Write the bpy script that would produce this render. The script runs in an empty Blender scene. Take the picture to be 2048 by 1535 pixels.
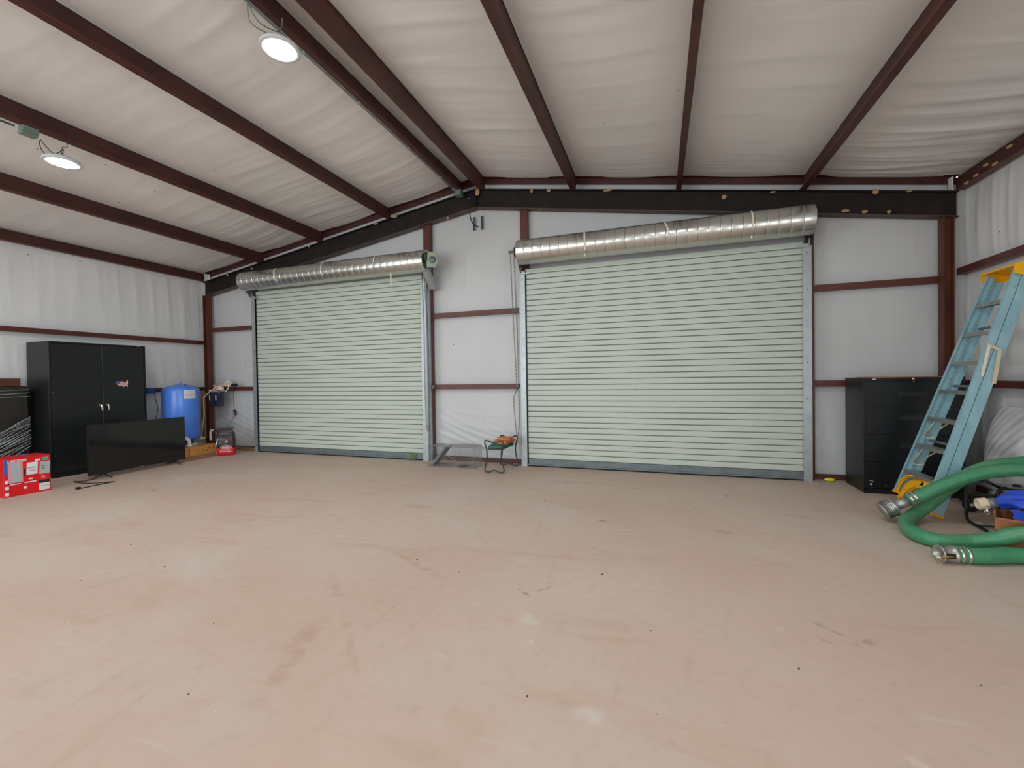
import bpy, math, random
import numpy as np
from math import sin, cos, pi, radians, hypot
from mathutils import Vector, Matrix
random.seed(7); np.random.seed(7)
scn = bpy.context.scene
col = scn.collection

# ------------------------------------------------------------------ camera
CAM_H = 1.25
YAW, PIT, ROL = .327825, -.0136395, -.0152184
fw = Vector((-sin(YAW)*cos(PIT), cos(YAW)*cos(PIT), sin(PIT)))
r0 = Vector((cos(YAW), sin(YAW), 0)); u0 = r0.cross(fw)
rr = cos(ROL)*r0 + sin(ROL)*u0; uu = -sin(ROL)*r0 + cos(ROL)*u0
cd = bpy.data.cameras.new('camera'); cam = bpy.data.objects.new('camera', cd); col.objects.link(cam)
cd.sensor_width = 36; cd.lens = 863.02/2048*36; cd.clip_start = .02
M = Matrix.Identity(4)
for i in range(3):
    M[i][0] = rr[i]; M[i][1] = uu[i]; M[i][2] = -fw[i]
M[2][3] = CAM_H
cam.matrix_world = M
scn.camera = cam

# ------------------------------------------------------------------ exposure, world
vs = scn.view_settings
vs.view_transform = 'Standard'; vs.look = 'None'; vs.gamma = 1; vs.use_curve_mapping = False
vs.exposure = -.12
LAMP = 300.0
world = bpy.data.worlds.new('sky'); scn.world = world; world.use_nodes = True
bg = world.node_tree.nodes['Background']
bg.inputs[0].default_value = (.86, .95, 1.0, 1); bg.inputs[1].default_value = 7.0
# sampling portals for daylight in the doorway and the side openings added behind the camera
for (px_, py_, sx_, sy_, rz_) in ((-3.9, -6.3, 4.4, 3.0, 0), (-8.45, -3.2, 4.4, 2.7, -90), (3.3, -3.2, 4.4, 2.7, 90)):
    pd = bpy.data.lights.new('daylight_portal', 'AREA'); pd.shape = 'RECTANGLE'; pd.size = sx_; pd.size_y = sy_; pd.cycles.is_portal = True
    po = bpy.data.objects.new('daylight_portal', pd); col.objects.link(po); po.location = (px_, py_, sy_/2); po.rotation_euler = (radians(90), 0, radians(rz_))
scn.cycles.use_denoising = True
scn.cycles.max_bounces = 10; scn.cycles.diffuse_bounces = 6; scn.cycles.glossy_bounces = 4
scn.cycles.transparent_max_bounces = 12
scn.cycles.sample_clamp_indirect = 6
scn.cycles.blur_glossy = 1.0

# ------------------------------------------------------------------ materials
def lin(c):
    return tuple((v/255/12.92 if v/255 <= .04045 else ((v/255+.055)/1.055)**2.4) for v in c) + (1,)
MATS = {}
def mat(name, rgb, rough=.5, metal=0, var=0.0, scale=8, bump=0.0, bscale=60, stretch=(1, 1, 1), rgb2=None, emit=0, spec=.5, coat=0, alpha=1, trans=0, detail=4, lo=.35, hi=.7):
    m = bpy.data.materials.new(name); m.use_nodes = True; nt = m.node_tree; N = nt.nodes; b = N['Principled BSDF']
    b.inputs['Base Color'].default_value = lin(rgb); b.inputs['Roughness'].default_value = rough
    b.inputs['Metallic'].default_value = metal; b.inputs['Specular IOR Level'].default_value = spec
    b.inputs['Coat Weight'].default_value = coat; b.inputs['Alpha'].default_value = alpha
    b.inputs['Transmission Weight'].default_value = trans
    tc = N.new('ShaderNodeTexCoord'); mp = N.new('ShaderNodeMapping'); mp.inputs['Scale'].default_value = stretch
    nt.links.new(tc.outputs['Object'], mp.inputs[0])
    if var > 0 or rgb2:
        n = N.new('ShaderNodeTexNoise'); n.inputs['Scale'].default_value = scale; n.inputs['Detail'].default_value = detail
        nt.links.new(mp.outputs[0], n.inputs['Vector'])
        cr = N.new('ShaderNodeValToRGB'); cr.color_ramp.elements[0].position = lo; cr.color_ramp.elements[1].position = hi
        c1 = lin(rgb); c2 = lin(rgb2) if rgb2 else tuple(min(1, v*(1-var)) for v in c1[:3])+(1,)
        cr.color_ramp.elements[0].color = c1; cr.color_ramp.elements[1].color = c2
        nt.links.new(n.outputs['Fac'], cr.inputs[0]); nt.links.new(cr.outputs[0], b.inputs['Base Color'])
    if bump > 0:
        n = N.new('ShaderNodeTexNoise'); n.inputs['Scale'].default_value = bscale; n.inputs['Detail'].default_value = 3
        nt.links.new(mp.outputs[0], n.inputs['Vector'])
        bp = N.new('ShaderNodeBump'); bp.inputs['Strength'].default_value = bump; bp.inputs['Distance'].default_value = .01
        nt.links.new(n.outputs['Fac'], bp.inputs['Height']); nt.links.new(bp.outputs[0], b.inputs['Normal'])
    if emit:
        b.inputs['Emission Color'].default_value = lin(rgb); b.inputs['Emission Strength'].default_value = emit
    MATS[name] = m
    return m

M_purlin = mat('purlin_red_oxide', (78, 38, 33), .5, var=.45, scale=2.5, rgb2=(58, 27, 25), bump=.05)
M_girt = mat('girt_red_oxide', (96, 46, 36), .45, rgb2=(78, 36, 30), scale=3)
M_column = mat('column_rust_brown', (106, 54, 34), .55, rgb2=(66, 32, 22), scale=5, bump=.15, bscale=30, stretch=(1, 1, .35))
M_rafter = mat('rafter_dark_brown', (42, 33, 31), .65, rgb2=(30, 23, 22), scale=6, bump=.1, spec=.25)
M_rafter_f = mat('rafter_flange_brown', (84, 66, 58), .5, rgb2=(60, 44, 38), scale=5)
M_edge = mat('lighter_black_edge', (42, 44, 46), .4)  # lighter black for the handle recesses and their rims
M_groove = mat('door_groove_shade', (112, 120, 106), .6)
M_galv = mat('galvanised_steel', (176, 182, 184), .42, metal=.55, var=.15, scale=14)
M_galvd = mat('galvanised_dull', (120, 128, 130), .5, metal=.4, var=.25, scale=10)
M_chain = mat('chain_steel', (120, 118, 112), .45, metal=.7)
M_slat = mat('door_sage_enamel', (190, 198, 186), .45, rgb2=(181, 190, 177), scale=1.6, stretch=(.4, 1, 3), spec=.25)
M_strap = mat('cream_strap', (226, 214, 192), .7)
M_blk = mat('black_enamel', (24, 26, 28), .33, bump=.12, bscale=220, rgb2=(20, 22, 24), scale=3, spec=.35)
M_blk2 = mat('black_plastic', (20, 20, 21), .4)
M_blkdoor = mat('black_enamel_front', (30, 33, 32), .3, bump=.08, bscale=300, spec=.35)
M_screen = mat('tv_glass', (14, 14, 14), .09, spec=.6)
M_chrome = mat('chrome', (225, 225, 222), .18, metal=1)
M_alu = mat('brushed_aluminium', (176, 176, 170), .38, metal=.75, var=.2, scale=30)
M_blue_tank = mat('tank_blue', (86, 140, 240), .34, rgb2=(76, 130, 230), scale=2, coat=.2)
M_fibre = mat('fibreglass_blue', (150, 188, 196), .5, rgb2=(128, 168, 180), scale=9, stretch=(1, 1, .35), bump=.08, bscale=80)
M_yel = mat('yellow_plastic', (240, 178, 12), .4)
M_yel2 = mat('lime_yellow', (214, 206, 20), .4)
M_hose = mat('hose_green', (66, 138, 98), .36, rgb2=(96, 146, 104), scale=3, detail=6, lo=.42, hi=.75)
M_white = mat('white_pvc', (226, 220, 208), .4)
M_tanpipe = mat('tan_pipe', (206, 188, 158), .5)
M_orange = mat('orange_wood', (206, 118, 62), .55, rgb2=(176, 92, 44), scale=6, stretch=(1, 6, 6))
M_beam = mat('honey_timber', (200, 140, 70), .5, rgb2=(170, 106, 48), scale=4, stretch=(5, .7, 5))
M_oldwood = mat('grey_brown_timber', (150, 112, 80), .7, rgb2=(112, 82, 56), scale=4, stretch=(5, .8, 5))
M_card = mat('cardboard', (184, 122, 74), .75, var=.15, scale=7)
M_red = mat('carton_red', (222, 18, 26), .35, rgb2=(206, 14, 22), scale=3)
M_paper = mat('print_white', (225, 225, 222), .5)
M_pink = mat('print_pink', (218, 150, 158), .5)
M_grey = mat('print_grey', (170, 178, 182), .5)
M_dark = mat('print_dark', (30, 30, 34), .5)
M_teal = mat('print_teal', (90, 160, 140), .5)
M_navy = mat('print_blue', (60, 96, 170), .5)
M_redink = mat('print_red', (196, 30, 36), .5)
M_cloth = mat('blue_layflat', (36, 78, 200), .5, rgb2=(30, 66, 180), scale=4)
M_green_en = mat('dark_green_enamel', (26, 52, 50), .4)
M_seat = mat('seat_green_foam', (34, 96, 84), .6)
M_bag = mat('bag_black', (34, 30, 32), .32, rgb2=(70, 34, 38), scale=5)
M_bagred = mat('bag_red', (200, 28, 36), .34)
M_wire = mat('trap_wire', (150, 152, 150), .45, metal=.6)
M_filter = mat('filter_smoke', (58, 62, 84), .25, rgb2=(44, 46, 66), scale=6)
M_box_b = mat('outlet_blue', (36, 84, 150), .45)
M_grnbox = mat('junction_box_green_grey', (116, 134, 126), .45, metal=.3)
M_mud = mat('dried_mud', (176, 142, 104), .85, bump=.3)
M_leaf = mat('weed_leaf', (120, 150, 70), .6)
M_brass = mat('brass', (176, 130, 60), .35, metal=.8)
M_lampw = mat('lamp_body_grey', (200, 202, 204), .4)
M_white_e = mat('led_panel', (240, 248, 255), .5, emit=LAMP)
M_greenflange = mat('drum_bracket_green', (150, 170, 140), .5)
M_darkgreen = mat('drum_inside_green', (40, 62, 34), .6)
M_black = mat('black_void', (8, 8, 8), .8)
M_rubber = mat('rubber', (26, 26, 26), .6)
M_bundle = mat('white_sheeting', (240, 239, 240), .3, bump=.12, bscale=9, stretch=(1, 1, .5))
M_debris = mat('floor_crumb', (70, 54, 42), .8)
M_stretch = mat('stretch_wrap', (210, 220, 220), .10, alpha=.05, spec=.8)
M_strand = mat('gathered_wrap', (214, 224, 224), .25, alpha=.6, spec=.8)

def film_material(name, c, vert, strength=.5):
    """white vinyl facing of the insulation: soft gloss, creases along one way"""
    m = bpy.data.materials.new(name); m.use_nodes = True; nt = m.node_tree; N = nt.nodes; b = N['Principled BSDF']
    b.inputs['Roughness'].default_value = .40; b.inputs['Specular IOR Level'].default_value = .28
    tc = N.new('ShaderNodeTexCoord')
    hs = []
    for sc, st, w in ((1.0, (vert[0], vert[1], vert[2]), 1.0), (2.6, (vert[0]*1.3, vert[1]*.8, vert[2]*1.2), .5)):
        mp = N.new('ShaderNodeMapping'); mp.inputs['Scale'].default_value = st
        nt.links.new(tc.outputs['Object'], mp.inputs[0])
        n = N.new('ShaderNodeTexNoise'); n.inputs['Scale'].default_value = sc; n.inputs['Detail'].default_value = 5; n.inputs['Distortion'].default_value = .8
        nt.links.new(mp.outputs[0], n.inputs['Vector'])
        mul = N.new('ShaderNodeMath'); mul.operation = 'MULTIPLY'; mul.inputs[1].default_value = w
        nt.links.new(n.outputs['Fac'], mul.inputs[0]); hs.append(mul)
    add = N.new('ShaderNodeMath'); nt.links.new(hs[0].outputs[0], add.inputs[0]); nt.links.new(hs[1].outputs[0], add.inputs[1])
    bp = N.new('ShaderNodeBump'); bp.inputs['Strength'].default_value = strength; bp.inputs['Distance'].default_value = .02
    nt.links.new(add.outputs[0], bp.inputs['Height']); nt.links.new(bp.outputs[0], b.inputs['Normal'])
    # small specks and faint soiling of the sheet itself
    n = N.new('ShaderNodeTexNoise'); n.inputs['Scale'].default_value = .7; n.inputs['Detail'].default_value = 6
    nt.links.new(tc.outputs['Object'], n.inputs['Vector'])
    cr = N.new('ShaderNodeValToRGB'); cr.color_ramp.elements[0].color = lin(c); cr.color_ramp.elements[1].color = lin(tuple(v*.95 for v in c))
    cr.color_ramp.elements[0].position = .4; cr.color_ramp.elements[1].position = .75
    nt.links.new(n.outputs['Fac'], cr.inputs[0])
    v = N.new('ShaderNodeTexVoronoi'); v.inputs['Scale'].default_value = 3.2; v.inputs['Randomness'].default_value = 1
    nt.links.new(tc.outputs['Object'], v.inputs['Vector'])
    lt = N.new('ShaderNodeMath'); lt.operation = 'LESS_THAN'; lt.inputs[1].default_value = .03
    nt.links.new(v.outputs['Distance'], lt.inputs[0])
    mx = N.new('ShaderNodeMix'); mx.data_type = 'RGBA'
    nt.links.new(lt.outputs[0], mx.inputs[0]); nt.links.new(cr.outputs[0], mx.inputs[6]); mx.inputs[7].default_value = lin((120, 112, 104))
    nt.links.new(mx.outputs[2], b.inputs['Base Color'])
    MATS[name] = m
    return m
FC = (228, 228, 227)
M_film_b = film_material('vinyl_back', (200, 201, 201), (3.0, 3.0, .55), .30)  # side vinyl, colour darkened against the strong light on the back wall
M_film_s = film_material('vinyl_side', FC, (3.0, 2.6, .45), .35)
M_film_c = film_material('vinyl_roof', (228, 224, 221), (.35, 2.2, 1), .16)

def floor_material():
    m = bpy.data.materials.new('dusty_concrete'); m.use_nodes = True; nt = m.node_tree; N = nt.nodes; b = N['Principled BSDF']
    b.inputs['Roughness'].default_value = .62; b.inputs['Specular IOR Level'].default_value = .3
    tc = N.new('ShaderNodeTexCoord')
    def noise(sc, det=5, st=(1, 1, 1), rot=0, dist=0):
        mp = N.new('ShaderNodeMapping'); mp.inputs['Scale'].default_value = st; mp.inputs['Rotation'].default_value = (0, 0, rot)
        nt.links.new(tc.outputs['Object'], mp.inputs[0])
        n = N.new('ShaderNodeTexNoise'); n.inputs['Scale'].default_value = sc; n.inputs['Detail'].default_value = det; n.inputs['Distortion'].default_value = dist
        nt.links.new(mp.outputs[0], n.inputs['Vector']); return n.outputs['Fac']
    def ramp(f, lo, hi):
        r = N.new('ShaderNodeMapRange'); r.inputs['From Min'].default_value = lo; r.inputs['From Max'].default_value = hi; r.interpolation_type = 'SMOOTHSTEP'
        nt.links.new(f, r.inputs[0]); return r.outputs[0]
    def mix(f, a, c, amt=1.0):
        mu = N.new('ShaderNodeMath'); mu.operation = 'MULTIPLY'; mu.inputs[1].default_value = amt; nt.links.new(f, mu.inputs[0])
        x = N.new('ShaderNodeMix'); x.data_type = 'RGBA'; nt.links.new(mu.outputs[0], x.inputs[0])
        if isinstance(a, tuple): x.inputs[6].default_value = a
        else: nt.links.new(a, x.inputs[6])
        x.inputs[7].default_value = c
        return x.outputs[2]
    c = mix(ramp(noise(.45, 6), .4, .62), lin((196, 176, 160)), lin((192, 168, 152)))
    c = mix(ramp(noise(.8, 7, dist=.6), .5, .72), c, lin((196, 182, 168)), .8)
    c = mix(ramp(noise(1.1, 8, (1, 3.2, 1), .9, .8), .56, .7), c, lin((178, 146, 124)), .32)      # dragged dirt
    c = mix(ramp(noise(2.2, 8, (3.5, .7, 1), .5, 1.2), .6, .72), c, lin((176, 150, 130)), .25)     # tyre-like smears
    c = mix(ramp(noise(2.8, 8, (.8, 4.0, 1), -.4, 1.0), .62, .74), c, lin((206, 192, 178)), .4)   # pale scuffs
    c = mix(ramp(noise(14, 6), .5, .8), c, lin((168, 146, 130)), .35)
    # fine dark grit and white chips
    for sc, th, cc in ((4.5, .018, (84, 68, 56)), (9.0, .022, (224, 214, 204)), (7.0, .016, (100, 84, 72))):
        mp = N.new('ShaderNodeMapping'); mp.inputs['Location'].default_value = (sc, sc*2, 0)
        nt.links.new(tc.outputs['Object'], mp.inputs[0])
        v = N.new('ShaderNodeTexVoronoi'); v.inputs['Scale'].default_value = sc; nt.links.new(mp.outputs[0], v.inputs['Vector'])
        gate = ramp(noise(.9 + sc*.02, 3), .46, .6)
        lt = N.new('ShaderNodeMath'); lt.operation = 'LESS_THAN'; lt.inputs[1].default_value = th*1.6; nt.links.new(v.outputs['Distance'], lt.inputs[0])
        mu = N.new('ShaderNodeMath'); mu.operation = 'MULTIPLY'; nt.links.new(lt.outputs[0], mu.inputs[0]); nt.links.new(gate, mu.inputs[1])
        c = mix(mu.outputs[0], c, lin(cc), .85)
    # stains with a shape of their own: centre, half sizes, turn, colour, amount
    patch = ramp(noise(14, 9), .30, .56)
    for (sx, sy, a, bb, rot, cc, amt) in STAINS:
        mp = N.new('ShaderNodeMapping'); mp.vector_type = 'TEXTURE'
        mp.inputs['Location'].default_value = (sx, sy, 0); mp.inputs['Rotation'].default_value = (0, 0, rot); mp.inputs['Scale'].default_value = (a, bb, 1)
        nz = N.new('ShaderNodeTexNoise'); nz.inputs['Scale'].default_value = 9; nz.inputs['Detail'].default_value = 4
        nt.links.new(tc.outputs['Object'], nz.inputs['Vector'])
        vm = N.new('ShaderNodeVectorMath'); vm.operation = 'SCALE'; vm.inputs['Scale'].default_value = .16*min(1, max(bb, .05)*4)
        nt.links.new(nz.outputs['Color'], vm.inputs[0])
        va = N.new('ShaderNodeVectorMath'); va.operation = 'ADD'; nt.links.new(tc.outputs['Object'], va.inputs[0]); nt.links.new(vm.outputs[0], va.inputs[1])
        nt.links.new(va.outputs[0], mp.inputs[0])
        ln = N.new('ShaderNodeVectorMath'); ln.operation = 'LENGTH'; nt.links.new(mp.outputs[0], ln.inputs[0])
        r = N.new('ShaderNodeMapRange'); r.inputs['From Min'].default_value = 1; r.inputs['From Max'].default_value = .25; r.interpolation_type = 'SMOOTHSTEP'
        nt.links.new(ln.outputs['Value'], r.inputs[0])
        pm = N.new('ShaderNodeMath'); pm.operation = 'MULTIPLY'; nt.links.new(r.outputs[0], pm.inputs[0]); nt.links.new(patch, pm.inputs[1])
        c = mix(pm.outputs[0], c, lin(cc), amt*.95)
    nt.links.new(c, b.inputs['Base Color'])
    bp = N.new('ShaderNodeBump'); bp.inputs['Strength'].default_value = .16; bp.inputs['Distance'].default_value = .01
    nt.links.new(noise(9, 8), bp.inputs['Height']); nt.links.new(bp.outputs[0], b.inputs['Normal'])
    MATS['dusty_concrete'] = m
    return m

# ------------------------------------------------------------------ mesh building
class MB:
    def __init__(s): s.v = []; s.f = []; s.sm = []
    def add(s, vs_, fs_, smooth=False):
        o = len(s.v); s.v += [tuple(p) for p in vs_]
        for f in fs_: s.f.append(tuple(i+o for i in f)); s.sm.append(smooth)
        return s
    def box(s, x0, x1, y0, y1, z0, z1, bev=0):
        if x0 > x1: x0, x1 = x1, x0
        if y0 > y1: y0, y1 = y1, y0
        if z0 > z1: z0, z1 = z1, z0
        if bev <= 0:
            v = [(x, y, z) for z in (z0, z1) for y in (y0, y1) for x in (x0, x1)]
            return s.add(v, [(0, 2, 3, 1), (4, 5, 7, 6), (0, 1, 5, 4), (2, 6, 7, 3), (0, 4, 6, 2), (1, 3, 7, 5)])
        b = min(bev, (x1-x0)/2.01, (y1-y0)/2.01, (z1-z0)/2.01)
        pts = []
        for sx in (0, 1):
            for sy in (0, 1):
                for sz in (0, 1):
                    X = x1 if sx else x0; Y = y1 if sy else y0; Z = z1 if sz else z0
                    dx = -b if sx else b; dy = -b if sy else b; dz = -b if sz else b
                    pts += [(X, Y+dy, Z+dz), (X+dx, Y, Z+dz), (X+dx, Y+dy, Z)]
        def I(a, b_, c, k): return (a*4+b_*2+c)*3+k
        F = []
        for sx in (0, 1): F.append([I(sx, a, b_, 0) for a, b_ in ((0, 0), (1, 0), (1, 1), (0, 1))])
        for sy in (0, 1): F.append([I(a, sy, b_, 1) for a, b_ in ((0, 0), (1, 0), (1, 1), (0, 1))])
        for sz in (0, 1): F.append([I(a, b_, sz, 2) for a, b_ in ((0, 0), (1, 0), (1, 1), (0, 1))])
        for a in (0, 1):
            for b_ in (0, 1):
                F.append([I(a, b_, 0, 0), I(a, b_, 1, 0), I(a, b_, 1, 1), I(a, b_, 0, 1)])
                F.append([I(a, 0, b_, 0), I(a, 1, b_, 0), I(a, 1, b_, 2), I(a, 0, b_, 2)])
                F.append([I(0, a, b_, 1), I(1, a, b_, 1), I(1, a, b_, 2), I(0, a, b_, 2)])
                for c in (0, 1): F.append([I(a, b_, c, 0), I(a, b_, c, 1), I(a, b_, c, 2)])
        return s.add(pts, F)
    def prism(s, poly, o, e1, e2, ex, smooth=False):
        """polygon (a,b) in the plane o + a*e1 + b*e2, extruded by ex"""
        o, e1, e2, ex = map(Vector, (o, e1, e2, ex)); n = len(poly)
        v = [o + e1*a + e2*b for a, b in poly]; v += [p+ex for p in v]
        f = [tuple(range(n-1, -1, -1)), tuple(range(n, 2*n))]
        s.add(v, f)
        b0 = len(s.v)-2*n
        for i in range(n):
            j = (i+1) % n; s.f.append((b0+i, b0+j, b0+n+j, b0+n+i)); s.sm.append(smooth)
        return s
    def tube(s, pts, r, seg=8, cap=True, closed=False):
        pts = [Vector(p) for p in pts]; n = len(pts)
        rs = r if isinstance(r, (list, tuple)) else [r]*n
        tang = []
        for i in range(n):
            if closed: t = pts[(i+1) % n]-pts[i-1]
            else: t = pts[min(i+1, n-1)]-pts[max(i-1, 0)]
            tang.append(t.normalized() if t.length > 1e-9 else Vector((0, 0, 1)))
        a = Vector((0, 0, 1)) if abs(tang[0].z) < .9 else Vector((1, 0, 0))
        nrm = (a - tang[0]*a.dot(tang[0])).normalized(); v = []
        for i in range(n):
            nrm = nrm - tang[i]*nrm.dot(tang[i]); nrm.normalize(); bn = tang[i].cross(nrm)
            for k in range(seg):
                th = 2*pi*k/seg; v.append(pts[i] + (nrm*cos(th)+bn*sin(th))*rs[i])
        f = []
        for i in range(n if closed else n-1):
            i2 = (i+1) % n
            for k in range(seg):
                k2 = (k+1) % seg; f.append((i*seg+k, i*seg+k2, i2*seg+k2, i2*seg+k))
        s.add(v, f, True)
        if cap and not closed:
            b0 = len(s.v)-n*seg
            s.f.append(tuple(b0+k for k in range(seg-1, -1, -1))); s.sm.append(False)
            s.f.append(tuple(b0+(n-1)*seg+k for k in range(seg))); s.sm.append(False)
        return s
    def lathe(s, prof, o=(0, 0, 0), ax=(0, 0, 1), seg=24, smooth=True):
        """prof: (radius, distance along ax)"""
        o = Vector(o); ax = Vector(ax).normalized(); a = Vector((1, 0, 0)) if abs(ax.x) < .9 else Vector((0, 1, 0))
        e1 = (a-ax*a.dot(ax)).normalized(); e2 = ax.cross(e1); v = []
        for r, h in prof:
            for k in range(seg):
                th = 2*pi*k/seg; v.append(o + ax*h + (e1*cos(th)+e2*sin(th))*max(r, 1e-5))
        f = []
        for i in range(len(prof)-1):
            for k in range(seg):
                k2 = (k+1) % seg; f.append((i*seg+k, i*seg+k2, (i+1)*seg+k2, (i+1)*seg+k))
        return s.add(v, f, smooth)
    def build(s, name, m, parent=None, world=True):
        me = bpy.data.meshes.new(name)
        v = s.v
        if parent is not None and world:
            inv = PM[parent.name].inverted(); v = [inv @ Vector(p) for p in v]
        me.from_pydata([tuple(p) for p in v], [], s.f)
        me.polygons.foreach_set('use_smooth', s.sm)
        me.materials.append(m); me.update()
        import bmesh
        bm = bmesh.new(); bm.from_mesh(me); bmesh.ops.recalc_face_normals(bm, faces=bm.faces); bm.to_mesh(me); bm.free()
        o = bpy.data.objects.new(name, me); col.objects.link(o)
        if parent is not None: o.parent = parent; PM[o.name] = PM[parent.name].copy()
        else: PM[o.name] = Matrix.Identity(4)
        return o
PM = {}
def tag(o, label, cat, group=None, kind=None):
    if label: o['label'] = label
    if cat: o['category'] = cat
    if group: o['group'] = group
    if kind: o['kind'] = kind
    return o
def thing(name, loc, label, cat, rotz=0, group=None):
    o = bpy.data.objects.new(name, None); col.objects.link(o); o.location = loc; o.rotation_euler = (0, 0, rotz)
    o.empty_display_size = .1
    PM[o.name] = Matrix.Translation(loc) @ Matrix.Rotation(rotz, 4, 'Z')
    return tag(o, label, cat, group)
def struct(o): o['kind'] = 'structure'; return o
def recenter(o):
    """put a single-mesh thing's origin at its base"""
    me = o.data; n = len(me.vertices); a = np.empty(n*3); me.vertices.foreach_get('co', a); a = a.reshape(-1, 3)
    c = np.array([(a[:, 0].min()+a[:, 0].max())/2, (a[:, 1].min()+a[:, 1].max())/2, a[:, 2].min()])
    a -= c; me.vertices.foreach_set('co', a.ravel()); me.update(); o.location = c
    PM[o.name] = Matrix.Translation(Vector(c)); return o
def spline(P, n=8):
    P = [Vector(p) for p in P]; out = []
    for i in range(len(P)-1):
        p0 = P[i-1] if i else P[i]*2-P[i+1]; p1, p2 = P[i], P[i+1]; p3 = P[i+2] if i+2 < len(P) else P[i+1]*2-P[i]
        for k in range(n):
            t = k/n
            out.append(.5*((2*p1)+(p2-p0)*t+(2*p0-5*p1+4*p2-p3)*t*t+(3*p1-p0-3*p2+p3)*t**3))
    out.append(P[-1]); return out
def text(body, size, m, parent, o, right, up, name='lettering', ext=.0006, align='LEFT', sx=1.0, bold=0.0):
    cu = bpy.data.curves.new(name, 'FONT'); cu.body = body; cu.size = size; cu.extrude = ext; cu.resolution_u = 2; cu.align_x = align
    cu.offset = bold
    ob = bpy.data.objects.new(name, cu); col.objects.link(ob)
    bpy.context.view_layer.update(); dg = bpy.context.evaluated_depsgraph_get()
    me = bpy.data.meshes.new_from_object(ob.evaluated_get(dg)); col.objects.unlink(ob); bpy.data.objects.remove(ob); bpy.data.curves.remove(cu)
    o, right, up = Vector(o), Vector(right).normalized(), Vector(up).normalized(); nn = right.cross(up)
    inv = PM[parent.name].inverted()
    for v in me.vertices: v.co = inv @ (o + right*v.co.x*sx + up*v.co.y + nn*v.co.z)
    me.materials.clear(); me.materials.append(m)
    ob = bpy.data.objects.new(name, me); col.objects.link(ob); ob.parent = parent; PM[ob.name] = PM[parent.name].copy()
    return ob
def grid(name, fx, nu, nv, m, smooth=True):
    """surface from a vectorised function of u,v arrays in 0..1"""
    u, v = np.meshgrid(np.linspace(0, 1, nu), np.linspace(0, 1, nv)); P = fx(u, v)
    me = bpy.data.meshes.new(name); co = np.stack([a.ravel() for a in P], 1).astype(np.float32)
    i = (np.arange(nv-1)[:, None]*nu + np.arange(nu-1)[None]).ravel()
    q = np.stack([i, i+1, i+nu+1, i+nu], 1)
    me.vertices.add(len(co)); me.vertices.foreach_set('co', co.ravel())
    me.loops.add(q.size); me.loops.foreach_set('vertex_index', q.ravel().astype(np.int32))
    me.polygons.add(len(q)); me.polygons.foreach_set('loop_start', (np.arange(len(q))*4).astype(np.int32))
    me.polygons.foreach_set('use_smooth', np.ones(len(q), bool)); me.update(calc_edges=True); me.validate()
    me.materials.append(m); o = bpy.data.objects.new(name, me); col.objects.link(o); PM[o.name] = Matrix.Identity(4)
    return o

# ------------------------------------------------------------------ the room
XL, XR, YB, YF = -8.31, 3.17, 6.04, -6.2          # film planes
APX, ZTOP, SL = -2.53, 4.04, .158                 # ridge, rafter top, roof slope
def rtop(x): return ZTOP - SL*abs(x-APX)
PUR_X = [-6.74, -5.40, -4.05, -2.77, -2.42, -1.06, .29, 1.64]

D1 = (150, 128, 104); D2 = (176, 146, 126); D3 = (146, 124, 108); PALE = (208, 198, 188)
STAINS = [
    (-.46, 3.80, .07, .045, .0, D1, .75), (.49, 3.80, .09, .055, -.3, D1, .75),
    (-1.57, 1.55, .50, .06, -1.27, D2, .55), (-1.64, 1.66, .20, .09, -1.20, D2, .45), (-1.42, 1.72, .44, .035, -.76, D2, .45),
    (-1.86, 2.14, .32, .04, -.73, D2, .45), (-1.52, 2.54, .50, .05, -.44, (170, 140, 116), .5), (-2.4, 2.05, .35, .16, .2, (184, 160, 142), .4),
    (-3.27, 2.48, .36, .08, -.05, (186, 148, 126), .55), (-2.22, 3.74, .26, .10, 0, (176, 142, 116), .6), (-3.57, 2.68, .18, .12, -.3, (188, 150, 130), .5),
    (-.74, 2.40, .085, .022, -.64, D3, .7), (-.64, 2.47, .08, .018, .75, D3, .6), (.79, 2.49, .11, .022, -.74, D3, .5), (.91, 2.41, .09, .035, .63, D3, .6), (.75, 2.37, .05, .02, -.5, D3, .45),
    (-.23, 1.60, .10, .07, -.21, PALE, .6), (-.61, 2.15, .09, .09, -.5, PALE, .55), (-.58, 1.96, .03, .035, 0, PALE, .7), (.79, 1.71, .05, .03, -.7, PALE, .7),
    (-2.83, 1.47, .08, .035, 1.04, (182, 146, 126), .6), (-2.36, 1.22, .07, .07, .7, (186, 150, 132), .45), (-3.28, 1.79, .18, .05, 1.35, (172, 160, 148), .5),
    (-4.47, 2.95, .34, .06, 1.03, (184, 168, 150), .45), (-1.0, 1.05, .5, .28, .2, (200, 166, 148), .4), (.2, 1.3, .4, .2, .1, (196, 162, 144), .4)]
M_floor = floor_material()
struct(grid('floor', lambda u, v: (XL-.2+u*(XR-XL+.4), YF-3+v*(YB+.2-YF+3), u*0), 3, 3, M_floor))

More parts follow.
